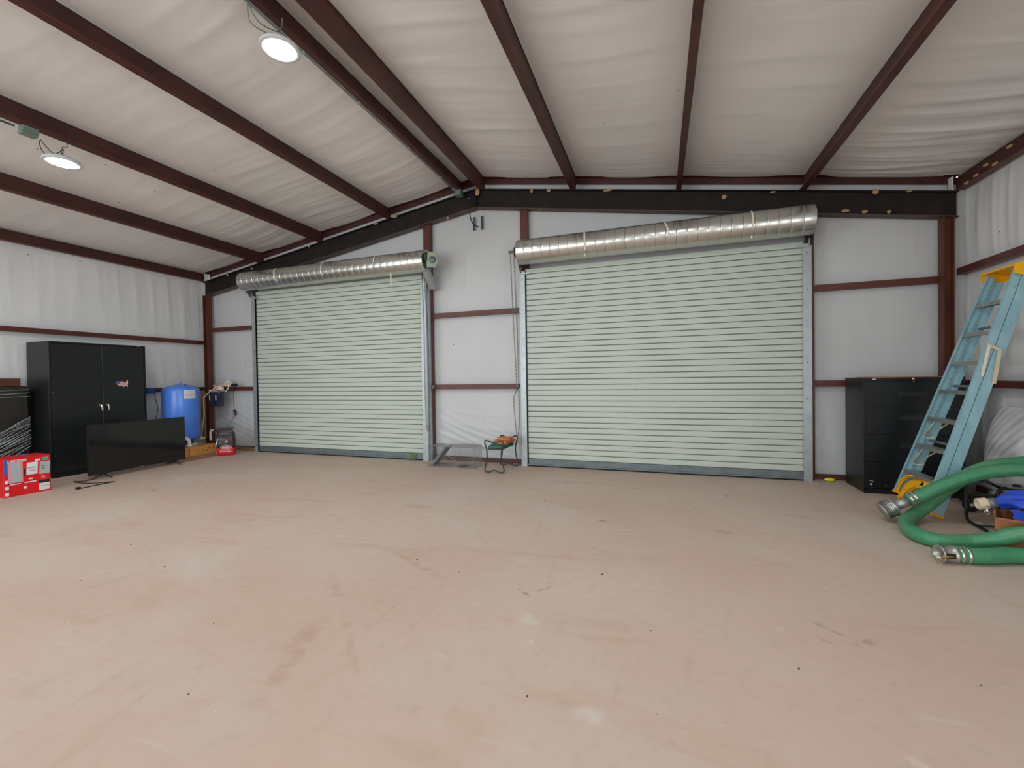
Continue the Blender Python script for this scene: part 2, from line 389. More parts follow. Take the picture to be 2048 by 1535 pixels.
def crease(a, b, seed, n=10, fa=9., fb=.7, amp=.006):
    """long soft folds: run along b, repeat across a"""
    rs = np.random.RandomState(seed); h = a*0
    for i in range(n):
        k = fa*(.4+1.6*rs.rand()); w = fb*(.3+rs.rand())*(1 if rs.rand() < .5 else -1); ph = rs.rand()*6.28
        warp = .5*np.sin(b*(.8+rs.rand())+rs.rand()*6)
        s_ = np.sin(a*k + b*w + ph + warp)
        h += (1-np.abs(s_))**2*rs.rand()*(.5+.5*np.sin(a*(.6+rs.rand())+b*.7+rs.rand()*6))
    return amp*h
def pillow(z, zs):
    """0 at the rails zs, 1 half way between"""
    p = z*0
    for z0, z1 in zip(zs[:-1], zs[1:]):
        mk = (z >= z0) & (z < z1); p[mk] = np.sin((z[mk]-z0)/(z1-z0)*pi)**.7
    return p
def back(u, v):
    x = XL-.05+u*(XR-XL+.1); zt = 4.235-SL*np.abs(x-APX); z = v*zt
    p = pillow(z, [0, 1.13, 2.25, 4.4])
    low = np.clip((.95-z)/.5, 0, 1)
    d = .018*p + p*crease(x, z, 3, 12, 11, .5) + p*low*crease(z+.35*x, x, 5, 10, 16, .9, .009)
    for (fx, sl, z0_, z1_, a_) in ((-2.78, .10, 2.45, 3.4, .014), (-2.70, .16, 2.4, 3.1, .012), (-2.62, .06, 2.35, 2.95, .012), (-2.52, -.08, 2.4, 3.2, .010), (-2.30, -.12, 2.4, 3.0, .012), (-2.20, -.16, 2.4, 2.9, .012), (-2.08, -.1, 2.4, 2.9, .010), (-3.0, .2, 2.35, 2.8, .010)):
        m = np.clip((z-z0_)/.12, 0, 1)*np.clip((z1_-z)/.5, 0, 1); d += a_*m*np.exp(-((x-fx-sl*(z-2.5))/.022)**2)
    gap = ((x > -3.3) & (x < -1.9))*1.0
    for (c0, sl, a_) in ((.62, -.45, .012), (.50, -.38, .016), (.40, -.50, .014), (.30, -.25, .014), (.56, -.22, .010), (.74, -.18, .008)):
        m = gap*np.clip((-1.95-x)/.4, 0, 1)*np.clip((x+3.3)/.1, 0, 1)*np.clip(z/.1, 0, 1); d += a_*m*np.exp(-((z-c0-sl*(x+2.9)-.15*(x+2.9)**2)/.020)**2)
    return x, YB-d, z
struct(grid('wall_back', back, 420, 190, M_film_b))
def side(xw, sgn, zs, seed, h=3.45):
    def f(u, v):
        t = v*h; y = -1.0 + u*(YB+1.0); p = pillow(t, zs)
        low = np.clip((1.0-t)/.6, 0, 1)
        d = .02*p + p*crease(y, t, seed, 14, 9, .8, .008) + p*low*crease(t-.5*y, y, seed+1, 8, 14, .8, .008)
        return xw+sgn*d, y, t
    return f
struct(grid('wall_left', side(XL, 1, [0, 1.135, 2.01, 3.3, 3.5], 11), 380, 110, M_film_s))
struct(grid('wall_right', side(XR, -1, [0, 1.12, 2.32, 3.3, 3.5], 21), 380, 110, M_film_s))
for xw, nm in ((XL, 'wall_left'), (XR, 'wall_right')):     # header and far jamb of unseen side openings added to let in daylight
    struct(MB().box(xw-.04, xw+.04, YF, -1.0, 2.7, 3.34).box(xw-.04, xw+.04, YF, -5.4, 0, 2.7).build(nm, M_film_s))
def roof(u, v):
    x = XL-.05+u*(XR-XL+.1); w = 1-(1-v)**1.6; y = YF + w*(YB-YF)
    z = 4.245-SL*np.abs(x-APX)
    xs = [-8.3, -6.74, -5.40, -4.05, -2.77, -2.42, -1.06, .29, 1.64, 3.2]
    p = pillow(x, xs); p[(x > -2.7) & (x < -2.42)] *= .2
    edge = np.exp(-(YB-y)/.35)
    pin = 1-np.exp(-(YB-y)/.10)
    wr = 1+1.6*np.clip((x-1.7)/.3, 0, 1)*np.clip((y-3)/1.5, 0, 1)
    d = pin*(p*(.012+.018*edge) + p*crease(y*1.0+.06*np.sin(x*2.2), x, 31, 14, 7, .25, .005)*wr + p*edge*wr*crease(y, x, 37, 8, 22, .4, .006))
    return x, y, z-d
struct(grid('ceiling', roof, 300, 420, M_film_c))
# the wall behind the camera, with its open doorway
mb = MB()
mb.box(XL, -6.1, YF-.12, YF, 0, 3.4); mb.box(-1.7, XR, YF-.12, YF, 0, 3.4); mb.box(-6.1, -1.7, YF-.12, YF, 3.0, 3.4)
mb.prism([(XL, 3.4), (XR, 3.4), (APX, 4.4)], (0, YF-.12, 0), (1, 0, 0), (0, 0, 1), (0, .12, 0))
struct(mb.build('wall_front', M_film_b))
struct(MB().box(-8.02, -6.93, 5.975, 6.0, 0, .062).box(-3.31, -1.86, 5.975, 6.0, 0, .062).box(1.71, 2.9, 5.975, 6.0, 0, .062).build('baseboard_back', M_girt))
struct(MB().box(XL+.01, XL+.05, -1.0, 5.8, 0, .062).build('baseboard_left', M_girt))
struct(MB().box(XR-.05, XR-.01, -1.0, 5.8, 0, .062).build('baseboard_right', M_girt))
# rake angles under the roof sheet
def slope_bar(mb, x0, x1, top, h, y0, y1):
    pts = [x0] + ([APX] if x0 < APX < x1 else []) + [x1]
    poly = [(x, top(x)) for x in pts] + [(x, top(x)-h) for x in reversed(pts)]
    return mb.prism(poly, (0, y0, 0), (1, 0, 0), (0, 0, 1), (0, y1-y0, 0))
rk = lambda x: 4.235-SL*abs(x-APX)
struct(slope_bar(slope_bar(MB(), -8.2, APX, rk, .085, 5.99, 6.0), -8.2, APX, rk, .006, 5.93, 6.0).build('trim_1', M_purlin))
struct(slope_bar(slope_bar(MB(), APX, 3.06, rk, .085, 5.99, 6.0), APX, 3.06, rk, .006, 5.93, 6.0).build('trim_2', M_purlin))

# ------------------------------------------------------------------ steel frame
def rafter(name, x0, x1, label):
    t = thing(name, ((x0+x1)/2, 5.93, 0), label, 'beam')
    slope_bar(MB(), x0, x1, lambda x: rtop(x)-.01, .258, 5.925, 5.935).build('web', M_rafter, t)
    slope_bar(MB(), x0, x1, rtop, .011, 5.875, 5.985).build('top_flange', M_rafter, t)
    slope_bar(MB(), x0, x1, lambda x: rtop(x)-.264, .011, 5.875, 5.985).build('bottom_flange', M_rafter_f, t)
    return t
rl = rafter('roof_rafter', -8.15, APX-.004, 'dark brown steel rafter rising from the left corner column to the ridge')
rr_ = rafter('roof_rafter', APX+.004, 3.03, 'dark brown steel rafter from the ridge down to the right corner column')
MB().box(APX+.004, APX+.016, 5.88, 5.98, ZTOP-.27, ZTOP-.005).build('end_plate', M_rafter, rr_)
def col_i(x0, x1, ztop, label):
    t = thing('steel_column', ((x0+x1)/2, 5.9, 0), label, 'column')
    MB().box(x0+.008, x1-.008, 5.925, 5.932, 0, ztop).build('web', M_column, t)
    MB().box(x0, x0+.01, 5.87, 5.97, 0, ztop).build('flange', M_column, t)
    MB().box(x1-.01, x1, 5.87, 5.97, 0, ztop).build('flange', M_column, t)
    MB().box(x0-.01, x1+.01, 5.86, 5.98, 0, .012).build('base_plate', M_column, t)
col_i(-8.15, -8.05, 2.90, 'rust brown steel corner column behind the blue tank')
col_i(2.893, 2.988, 2.90, 'rust brown steel corner column behind the black filing cabinet')
def post(x0, x1, zt, label):
    t = thing('door_post', ((x0+x1)/2, 5.96, 0), label, 'post')
    MB().box(x0, x1, 5.93, 5.938, 0, zt).build('web', M_girt, t)
    MB().box(x0, x0+.006, 5.938, 6.0, 0, zt).build('flange', M_girt, t)
    MB().box(x1-.006, x1, 5.938, 6.0, 0, zt).build('flange', M_girt, t)
post(-3.435, -3.315, rtop(-3.4)-.27, 'dark red steel post beside the gear end of the narrower roll-up door')
post(-1.855, -1.75, rtop(-1.8)-.27, 'dark red steel post at the left edge of the wider roll-up door')
post(1.655, 1.73, rtop(1.7)-.27, 'dark red steel post at the right edge of the wider roll-up door')
post(-7.0, -6.93, rtop(-7.0)-.27, 'dark red steel post nearest the water filter, mostly hidden by door track')

def girt_x(x0, x1, z, label):
    mb = MB().box(x0, x1, 5.95, 5.956, z-.036, z+.036).box(x0, x1, 5.956, 6.015, z-.036, z-.031).box(x0, x1, 5.956, 6.015, z+.031, z+.036)
    return tag(recenter(mb.build('wall_girt', M_girt)), label, 'rail')
girt_x(-8.03, -6.935, 2.25, 'upper red rail on the back wall between corner column and narrower door')
girt_x(-8.03, -6.935, 1.13, 'lower red rail on the back wall behind the water filter')
girt_x(-3.31, -1.86, 2.23, 'upper red rail on the wall between the two roll-up doors')
girt_x(-3.31, -1.86, 1.13, 'lower red rail on the wall between the two roll-up doors')
girt_x(1.735, 2.905, 2.25, 'upper red rail on the back wall right of the wider door')
girt_x(1.735, 2.905, 1.13, 'lower red rail at the top edge of the black filing cabinet')
def girt_y(xf, sgn, z, h, y1, label, hl=.04):
    x1 = xf+sgn*.006; x2 = xf+sgn*.066
    mb = MB().box(xf, x1, -1.0, y1, z-h, z+h).box(x1, x2, -1.0, y1, z-h, z-h+.005).box(x1, x2, -1.0, y1, z+h-.005, z+h)
    return tag(recenter(mb.build('wall_girt', M_girt)), label, 'rail')
girt_y(-8.2, -1, 2.012, .034, 5.96, 'long upper red rail on the left wall above the storage cabinet')
girt_y(-8.2, -1, 1.135, .034, 5.96, 'long lower red rail on the left wall behind cabinet and blue tank')
girt_y(3.05, 1, 2.32, .036, 5.96, 'long upper red rail on the right wall above the ladder top')
girt_y(3.05, 1, 1.12, .034, 5.96, 'long lower red rail on the right wall behind the ladder')
def eave(xf, sgn, z0, z1, label):
    t = thing('eave_strut', (xf+sgn*.04, 0, z0), label, 'beam')
    MB().box(xf, xf+sgn*.006, YF, 5.97, z0+.012, z1).build('web', M_purlin, t)
    MB().box(xf-sgn*.004, xf+sgn*.07, YF, 5.97, z0, z0+.012).build('bottom_flange', M_girt, t)
    MB().box(xf, xf+sgn*.07, YF, 5.97, z1-.006, z1).build('top_flange', M_purlin, t)
eave(-8.2, -1, 3.185, 3.32, 'dark red eave beam along the top of the left wall')
eave(3.05, 1, 3.195, 3.325, 'dark red eave beam along the top of the right wall')
PL = {-6.74: 'dark red roof purlin next above the left eave beam', -5.40: 'dark red roof purlin carrying the leftmost round lamp',
      -4.05: 'dark red roof purlin midway between the two left lamps', -2.77: 'black-brown ridge purlin with the conduit clipped along it',
      -2.42: 'broad red-brown ridge purlin just right of the conduit', -1.06: 'red-brown roof purlin next right of the ridge pair',
      .29: 'thin-looking red-brown purlin under the lamp at the top edge', 1.64: 'red-brown roof purlin nearest the right eave beam'}
for px in PUR_X:
    s_ = -1 if px < APX else 1               # web on the down-slope side, bottom flange up-slope
    z = rtop(px); w = px - s_*0
    t = thing('roof_purlin', (px, 0, z), PL[px], 'beam')
    zt = z+.195
    MB().box(w, w+s_*.005, YF, 5.985, z, zt).build('web', M_purlin, t)
    MB().box(w, w-s_*.058, YF, 5.985, z, z+.005).build('bottom_flange', M_purlin, t)
    MB().box(w-s_*.055, w-s_*.060, YF, 5.985, z+.004, z+.024).build('lip', M_girt, t)
    MB().box(w, w+s_*.012, YF, 5.985, zt-.005, zt).build('top_flange', M_purlin, t)

for x_, lb in ((-8.13, 'small white clip plate at the roof corner above the left column'), (2.985, 'small white clip plate at the roof corner above the right column')):
    tag(recenter(MB().box(x_, x_+.006, 5.90, 5.985, rtop(x_)+.01, rtop(x_)+.16).box(x_, x_+.035, 5.978, 5.984, rtop(x_)+.01, rtop(x_)+.16).build('clip_plate', M_film_s)), lb, 'bracket')
# ------------------------------------------------------------------ roll-up doors
PITCH = .0745
def slat_mesh(x0, x1, name='slat'):
    prof = [(.0038, .018), (.0042, .006), (.007, .0020), (.014, .0005), (.037, 0), (.06, .0005), (.068, .0020), (.0705, .006), (.0709, .018)]
    n = len(prof); v = []; f = []
    for X in (x0, x1): v += [(X, dy, dz) for dz, dy in prof]
    for i in range(n-1): f.append((i, i+1, n+i+1, n+i))
    me = bpy.data.meshes.new(name); me.from_pydata(v, [], f); me.polygons.foreach_set('use_smooth', [False]*len(f)); me.materials.append(M_slat); me.update()
    return me
def strap(t, xc, yc, zc, R, lean, a0, a1, tail=0, double=False):
    mb = MB()
    for k in range(2 if double else 1):
        P = []
        for i in range(15):
            a = radians(a0+(a1-a0)*i/14); P.append((xc+lean*(i/14-.3)+k*.012, yc-cos(a)*(R+.004), zc+sin(a)*(R+.004)))
        w = .010
        v = []
        for p in P: v += [(p[0]-w, p[1], p[2]), (p[0]+w, p[1], p[2])]
        f = [(2*i, 2*i+1, 2*i+3, 2*i+2) for i in range(len(P)-1)]
        v2 = [(q[0], q[1]-.002, q[2]) for q in v]
        mb.add(v2, f)
        n0 = len(v); mb.add(v, f)
    if tail: mb.box(xc+lean*.7-.008, xc+lean*.7+.008, yc-R*.55-.004, yc-R*.55, zc-R*.8-tail, zc-R*.55)
    mb.build('strap', M_strap, t)
def roll_door(name, x0, x1, gx0, gx1, R, dx0, dx1, zc, yc, ztop):
    t = bpy.data.objects.new(name, None); col.objects.link(t); t.location = ((x0+x1)/2, 5.86, 0); struct(t)
    PM[t.name] = Matrix.Translation(t.location)
    me = slat_mesh(x0-(x0+x1)/2, x1-(x0+x1)/2)
    z = .105; k = 0
    while z < ztop:
        o = bpy.data.objects.new('slat', me); col.objects.link(o); o.parent = t; o.location = (0, -.006, z); z += PITCH; k += 1
    # dark backing just behind the curtain so that joints read dark
    MB().box(x0-.02, x1+.02, 5.878, 5.884, .03, z).build('curtain_backing', M_groove, t)
    MB().box(x0+.004, x1-.004, 5.850, 5.872, .085, .105).box(x0+.004, x1-.004, 5.858, 5.872, .03, .086).box(x0+.004, x1-.004, 5.835, 5.872, .018, .036).build('bottom_bar', M_galvd, t)
    MB().box(x0+.01, x1-.01, 5.846, 5.87, .0, .018).build('bottom_gap_shade', M_black, t)  # black strip stands in for the shaded gap under the bar
    MB().box(x0-.012, x0+.012, 5.848, 5.851, .02, ztop-.02).build('side_seal', M_blk2, t)
    for sgn, a, b in ((-1, gx0, x0-.004), (1, x1-.012, gx1)):
        g = MB().box(a, b, 5.826, 5.832, 0, ztop-.02).box(a, b, 5.885, 5.89, 0, ztop-.02)
        if sgn < 0: g.box(a, a+.005, 5.832, 5.885, 0, ztop-.02); g.box(a-.03, a, 5.885, 5.93, 0, ztop-.02)
        else: g.box(b-.005, b, 5.832, 5.885, 0, ztop-.02); g.box(b, b+.02, 5.885, 5.93, 0, ztop-.02)
        gr = g.build('guide_rail', M_galv, t)
        for q in range(7): MB().lathe([(0, -.004), (.006, -.004), (.006, 0)], ((a+b)/2, 5.826, .12+q*.42), (0, 1, 0), 8).build('bolt', M_blk2, gr)
        # flared guide stop at the head
        s2 = MB(); hx = a if sgn < 0 else b
        s2.box(min(hx, hx-sgn*.16), max(hx, hx-sgn*.16), 5.812, 5.822, ztop-.065, ztop-.045)
        s2.box(hx-sgn*.03, hx-sgn*.02, 5.80, 5.83, ztop-.05, ztop+.03)
        s2.build('guide_stop', M_galv, t)
    # drum made of rings of sheet steel
    n = int((dx1-dx0)/.118); st = (dx1-dx0)/n; prof = [(R*.0+.01, 0)]
    for i in range(n):
        h = i*st; prof += [(R-.005, h+.0003), (R-.0005, h+.003), (R, h+.008), (R, h+st-.008), (R-.0005, h+st-.003), (R-.005, h+st-.0003)]
    dr = MB().lathe(prof+[(R-.006, n*st), (R-.012, n*st), (R-.012, n*st-.35)], (dx0, yc, zc), (1, 0, 0), 48).build('drum', M_drum, t)
    MB().lathe([(.001, -.03), (.03, -.03), (.03, (dx1-dx0)+.03), (.001, (dx1-dx0)+.03)], (dx0, yc, zc), (1, 0, 0), 12).build('axle', M_darkgreen, t)
    return t
M_drum = mat('drum_sheet_steel', (206, 206, 200), .25, metal=.85, rgb2=(190, 190, 182), scale=3, stretch=(.3, 1, 1))

d1 = roll_door('door_1', -6.80, -3.43, -6.875, -3.345, .158, -6.84, -3.22, 3.0, 5.66, 2.80)
d2 = roll_door('door_2', -1.765, 1.60, -1.845, 1.675, .165, -1.80, 1.64, 2.965, 5.66, 2.77)
d1['label'] = 'narrower sage green roll-up door left of centre'; d2['label'] = 'sage green roll-up door right of centre'
for xc, ln, a0, a1, db in ((-5.98, .10, -35, 75, True), (-5.02, .06, -30, 80, False), (-4.05, .04, 5, 85, False)): strap(d1, xc, 5.66, 3.0, .158, -ln, a0, a1, 0, db)
for xc, ln, a0, a1, tl in ((-.87, .02, -40, 85, .04), (.12, .08, -20, 80, 0), (1.02, .0, -25, 80, .03)): strap(d2, xc, 5.66, 2.965, .165, -ln, a0, a1, tl)
MB().box(-3.82, -3.80, 5.60, 5.606, 2.68, 2.86).box(-3.812, -3.808, 5.61, 5.614, 2.60, 2.70).build('hanging_strap', M_strap, d1)
# end brackets
def bracket(t, x, sgn, zc, R, mm, plate=True):
    mb = MB(); w = .006
    # triangular plate from wall to axle
    mb.prism([(5.92, zc-.25), (5.92, zc+.10), (5.60, zc+.05), (5.60, zc-.05), (5.80, zc-.25)], (x, 0, 0), (0, 1, 0), (0, 0, 1), (sgn*w, 0, 0))
    return mb.build('end_bracket', mm, t)
bracket(d1, -6.865, -1, 3.0, .16, M_galvd); bracket(d2, -1.82, -1, 2.965, .165, M_galvd); bracket(d2, 1.66, 1, 2.965, .165, M_blk2)
bk = bracket(d1, -3.30, 1, 3.0, .16, M_galvd)
MB().lathe([(.001, 0), (.075, 0), (.085, .01), (.085, .05), (.02, .055), (.001, .055)], (-3.215, 5.62, 3.03), (1, 0, 0), 20).build('spring_cap', M_darkgreen, d1)
MB().prism([(-.055, -.12), (.075, -.12), (.105, -.02), (.075, .09), (-.02, .11), (-.06, .06)], (-3.13, 5.60, 3.0), (.85, .5, 0), (0, 0, 1), (.006, -.01, 0)).build('gear_plate', M_greenflange, d1)
MB().lathe([(.001, 0), (.035, 0), (.035, .02), (.05, .02), (.05, .03), (.001, .03)], (-3.11, 5.62, 2.99), (.5, -.85, 0), 14).build('gear_hub', M_galvd, d1)
MB().prism([(5.66, 2.92), (5.92, 2.72), (5.92, 2.62), (5.86, 2.62), (5.64, 2.86)], (-3.30, 0, 0), (0, 1, 0), (0, 0, 1), (.09, 0, 0)).build('bracket_arm', M_galv, d1)
MB().lathe([(.001, 0), (.07, 0), (.075, .006), (.07, .012), (.001, .012)], (-1.855, 5.66, 2.975), (1, 0, 0), 20).tube([(-1.93, 5.62, 2.975), (-1.83, 5.64, 2.975)], .018, 8).build('chain_wheel', M_chain, d2)
def chain(t, pts, name='hoist_chain'):
    P = spline(pts, 30); mb = MB(); L = 0; nxt = 0; flip = 0
    for a, b in zip(P[:-1], P[1:]):
        seg = (b-a).length; d = (b-a).normalized()
        while nxt <= L+seg:
            c = a + d*(nxt-L); e1 = Vector((0, 1, 0)) if flip else Vector((1, 0, 0)); e1 = (e1-d*e1.dot(d)).normalized()
            ring = []
            for k in range(8):
                th = 2*pi*k/8; ring.append(c + d*cos(th)*.017 + e1*sin(th)*.009)
            mb.tube(ring, .0026, 4, closed=True); nxt += .0262; flip = 1-flip
        L += seg
    o = mb.build(name, M_chain, t); o['kind'] = 'stuff'; return o
chain(d1, [(-3.345, 5.72, 2.9), (-3.36, 5.78, 2.0), (-3.375, 5.80, 1.2), (-3.36, 5.80, .62), (-3.335, 5.80, .46), (-3.305, 5.80, .60), (-3.30, 5.80, 1.2), (-3.30, 5.78, 2.0), (-3.315, 5.72, 2.9)])
chain(d2, [(-1.92, 5.66, 2.95), (-1.91, 5.72, 2.0), (-1.925, 5.86, 1.16), (-1.955, 5.82, .95), (-1.93, 5.80, .6), (-1.90, 5.80, .42), (-1.875, 5.80, .60), (-1.885, 5.84, 1.0), (-1.885, 5.80, 2.0), (-1.87, 5.66, 2.95)])
t = thing('chain_keeper', (-1.915, 5.93, 1.09), 'small steel chain keeper with yellow tag on the lower rail', 'bracket')
MB().box(-1.945, -1.90, 5.90, 5.95, 1.10, 1.15).lathe([(.001, 0), (.022, 0), (.022, .03), (.001, .03)], (-1.93, 5.90, 1.10), (0, 1, 0), 12).build('bracket_body', M_galvd, t)
MB().prism([(0, 0), (.045, .01), (.035, .045), (.01, .04)], (-1.905, 5.888, 1.07), (1, 0, 0), (0, 0, 1), (0, .004, 0)).build('yellow_tag', M_yel, t)
tag(recenter(MB().box(-3.31, -3.28, 5.91, 5.95, 1.10, 1.16).lathe([(.001, 0), (.015, 0), (.015, .02), (.001, .02)], (-3.29, 5.892, 1.12), (0, 1, 0), 10).build('chain_keeper', M_galvd)), 'tiny grey chain keeper on the lower rail by the narrower door', 'bracket')

# ------------------------------------------------------------------ roof fittings
def lamp(x, y, z, pz, label, px):
    t = thing('high_bay_lamp', (x, y, z), label, 'lamp')
    MB().lathe([(.001, .075), (.035, .07), (.06, .055), (.10, .045), (.135, .028), (.145, .004), (.14, 0), (.106, -.004), (.106, .002), (.135, .012)], (x, y, z), (0, 0, 1), 36).build('housing', M_lampw, t)
    MB().lathe([(.001, -.001), (.104, -.001), (.104, .001), (.001, .001)], (x, y, z), (0, 0, 1), 36).build('led_panel', M_white_e, t)
    MB().tube([(x, y, z+.07), (x, y, z+.095)], .012, 8).tube([Vector((x, y, z+.115))+Vector((cos(a)*.02, 0, sin(a)*.022)) for a in np.linspace(0, 6.28, 13)[:-1]], .004, 6, closed=True).build('hook', M_galvd, t)
    MB().tube(spline([(px, y+.0, pz), (px-.01, y+.01, pz-.04), (x+.01, y, z+.15), (x, y, z+.13)], 6), .004, 6).build('hanger', M_galvd, t)
    return t
lamp(-2.71, 2.59, 3.775, 4.01, 'round lit LED lamp hanging below the ridge conduit', -2.68)
lamp(-5.44, 2.59, 3.395, 3.58, 'round lit LED lamp hanging low at the left', -5.37)
lamp(.33, 2.72, 3.50, 3.59, 'lit LED lamp cut by the top edge above the wider door', .30)
for k, (x, z, pz) in enumerate(((-2.71, 3.775, 4.01), (-5.44, 3.395, 3.58), (.33, 3.45, 3.59))):
    lamp(x, -1.9, z, pz, ['LED lamp behind the camera under the ridge', 'LED lamp behind the camera over the left side', 'LED lamp behind the camera over the right side'][k], x+.03)
t = thing('junction_box', (-5.36, 2.30, 3.50), 'grey-green junction box on the purlin beside the leftmost lamp', 'junction box')
MB().box(-5.395, -5.325, 2.27, 2.38, 3.525, 3.575, .004).build('box_body', M_grnbox, t)
MB().box(-5.40, -5.33, 2.265, 2.375, 3.50, 3.525, .003).build('cover', M_grnbox, t)
MB().tube([(-5.38, YF+.2, 3.56), (-5.38, 2.24, 3.55)], .010, 6).build('conduit', M_galvd, t)
MB().tube(spline([(-5.36, 2.40, 3.51), (-5.37, 2.45, 3.46), (-5.42, 2.52, 3.45), (-5.45, 2.58, 3.50), (-5.43, 2.60, 3.53)], 6), .0035, 6).tube(spline([(-5.36, 2.39, 3.50), (-5.39, 2.42, 3.43), (-5.44, 2.50, 3.40), (-5.45, 2.56, 3.43)], 6), .0035, 6).build('cable', M_blk2, t)
t = thing('conduit_run', (-2.66, 5.5, 4.0), 'thin steel conduit clipped along the ridge purlin with a grey box at its end', 'conduit')
MB().tube([(-2.792, YF+.2, 4.0), (-2.792, 5.86, 4.0)], .010, 8).build('pipe', M_galv, t)
for y in (2.9, 3.6, 4.5, 5.3, 5.7): MB().box(-2.806, -2.765, y-.01, y+.01, 3.986, 4.02).build('clip', M_galv, t)
MB().box(-2.80, -2.70, 5.74, 5.85, 3.93, 4.02, .004).build('end_box', M_grnbox, t)
MB().tube(spline([(-2.68, 5.80, 3.97), (-2.61, 5.80, 3.86), (-2.585, 5.80, 3.70), (-2.57, 5.80, 3.58), (-2.52, 5.80, 3.49), (-2.44, 5.80, 3.44)], 6), .0075, 8).build('loose_cable', M_blk2, t)
MB().tube(spline([(-2.77, 2.35, 4.0), (-2.76, 2.45, 3.90), (-2.72, 2.56, 3.90), (-2.71, 2.59, 3.92)], 6), .004, 6).tube(spline([(-2.77, 2.37, 4.0), (-2.80, 2.42, 3.88), (-2.74, 2.54, 3.86), (-2.71, 2.59, 3.86)], 6), .004, 6).build('lamp_cable', M_galvd, t)
for x, lb in ((-2.60, 'perforated steel strip on the back wall behind the dangling cable'), (-2.472, 'perforated steel strip on the back wall just right of the dangling cable')):
    mb = MB().box(x-.018, x-.010, 5.99, 5.995, 3.47, 3.675).box(x+.010, x+.018, 5.99, 5.995, 3.47, 3.675)
    for k in range(8): mb.box(x-.012, x+.012, 5.99, 5.995, 3.47+k*.0277, 3.478+k*.0277)
    t = thing('perforated_strip', (x, 5.99, 3.47), lb, 'strip'); mb.build('frame', M_galvd, t)
    MB().box(x-.010, x+.010, 5.995, 5.998, 3.475, 3.67).build('dark_slot', M_blk2, t)
# dried mud nests on the steel
NEST = [(-2.49, 5.868, rtop(-2.49)-.05, .035, .06), (-1.66, 5.868, rtop(-1.66)-.03, .02, .035), (-1.42, 5.868, rtop(-1.4)-.02, .03, .02), (-.62, 5.868, rtop(-.6)-.015, .06, .015),
        (1.72, 5.868, rtop(1.72)-.235, .035, .03), (2.2, 5.868, rtop(2.2)-.245, .03, .018), (2.02, 5.868, rtop(2.0)-.24, .04, .018), (2.42, 5.868, rtop(2.42)-.24, .02, .02),
        (2.3, 5.868, rtop(2.3)-.02, .03, .03), (2.60, 5.868, rtop(2.6)-.015, .03, .01), (-3.9, 5.868, rtop(-3.9)-.015, .05, .012), (-4.25, 5.868, rtop(-4.25)-.02, .04, .014),
        (-5.6, 5.868, rtop(-5.6)-.02, .02, .014), (-7.5, 5.868, rtop(-7.5)-.03, .022, .022), (-6.9, 5.868, rtop(-6.9)-.06, .018, .025), (.78, 5.868, rtop(.78)-.09, .03, .03),
        (-2.62, 5.868, rtop(-2.62)-.12, .01, .01), (-1.55, 5.868, rtop(-1.55)-.29, .012, .012), (-2.98, 5.868, rtop(-2.98)-.3, .022, .022), (1.3, 5.868, rtop(1.3)-.03, .03, .012)]
NL = ['largest tan mud lump, right at the ridge under the purlins', 'tan mud lump at the rafter top nearest right of the ridge', 'wide tan mud smear at the rafter top left of the second right purlin',
      'long flat mud smear at the rafter top between two right purlins', 'tan mud lump beside the right end of the wider door drum', 'wide mud lump on the lower rafter edge right of the wider door drum',
      'flat mud smear on the lower rafter edge near the drum end', 'small square mud lump on the lower rafter edge nearest the right column', 'round mud lump at the rafter top above the right wall panel',
      'flat mud smear at the rafter top nearest the right corner', 'long mud smear on the left rafter top nearest the ridge', 'second mud smear on the left rafter top from the ridge',
      'small mud lump on the rafter top above the narrower door drum', 'small mud lump on the rafter nearest the left corner', 'small mud lump on the rafter just left of the narrower drum', 'round grey-tan mud spot on the rafter above the wider door drum',
      'tiny mud dot below the largest ridge lump', 'tiny mud dot under the rafter beside the wider door post', 'mud lump hanging under the rafter left of the dangling cable', 'small mud smear on the rafter top above the wider drum end']
for k, (x, y, z, a, b) in enumerate(NEST):
    mb = MB(); prof = [(1e-4, -.016), (.45, -.014), (.85, -.007), (1.0, 0)]
    v = []; f = []; n = 10
    for r, h in prof:
        for q in range(n):
            th = 2*pi*q/n; j = .85+.3*random.random(); v.append((x+cos(th)*r*a*j, y+h+.004, z+sin(th)*r*b*j))
    for i in range(3):
        for q in range(n): f.append((i*n+q, i*n+(q+1) % n, (i+1)*n+(q+1) % n, (i+1)*n+q))
    mb.add(v, f, True)
    tag(recenter(mb.build('mud_nest', M_mud)), NL[k], 'nest', 'dried mud lumps on the rafters')
NS = [(3.044, 5.40, 3.215), (3.044, 5.52, 3.26), (3.044, 5.66, 3.22), (3.044, 5.22, 3.29), (3.044, 5.80, 3.205)]
for kk, (x, y, z) in enumerate(NS):
    mb = MB(); mb.lathe([(1e-4, .014), (.012, .011), (.022, .003), (.024, -.006)], (x, y, z), (-1, 0, .0), 9)
    for i, p in enumerate(mb.v): mb.v[i] = (p[0], y+(p[1]-y)*1.5, z+(p[2]-z)*.6)
    tag(recenter(mb.build('mud_nest', M_mud)), ['fourth mud lump from the corner on the right eave beam', 'third mud lump from the corner on the right eave beam', 'second mud lump from the corner on the right eave beam', 'mud lump farthest from the corner on the right eave beam', 'mud lump in the very corner of the right eave beam'][kk], 'nest', 'dried mud lumps on the right eave beam')

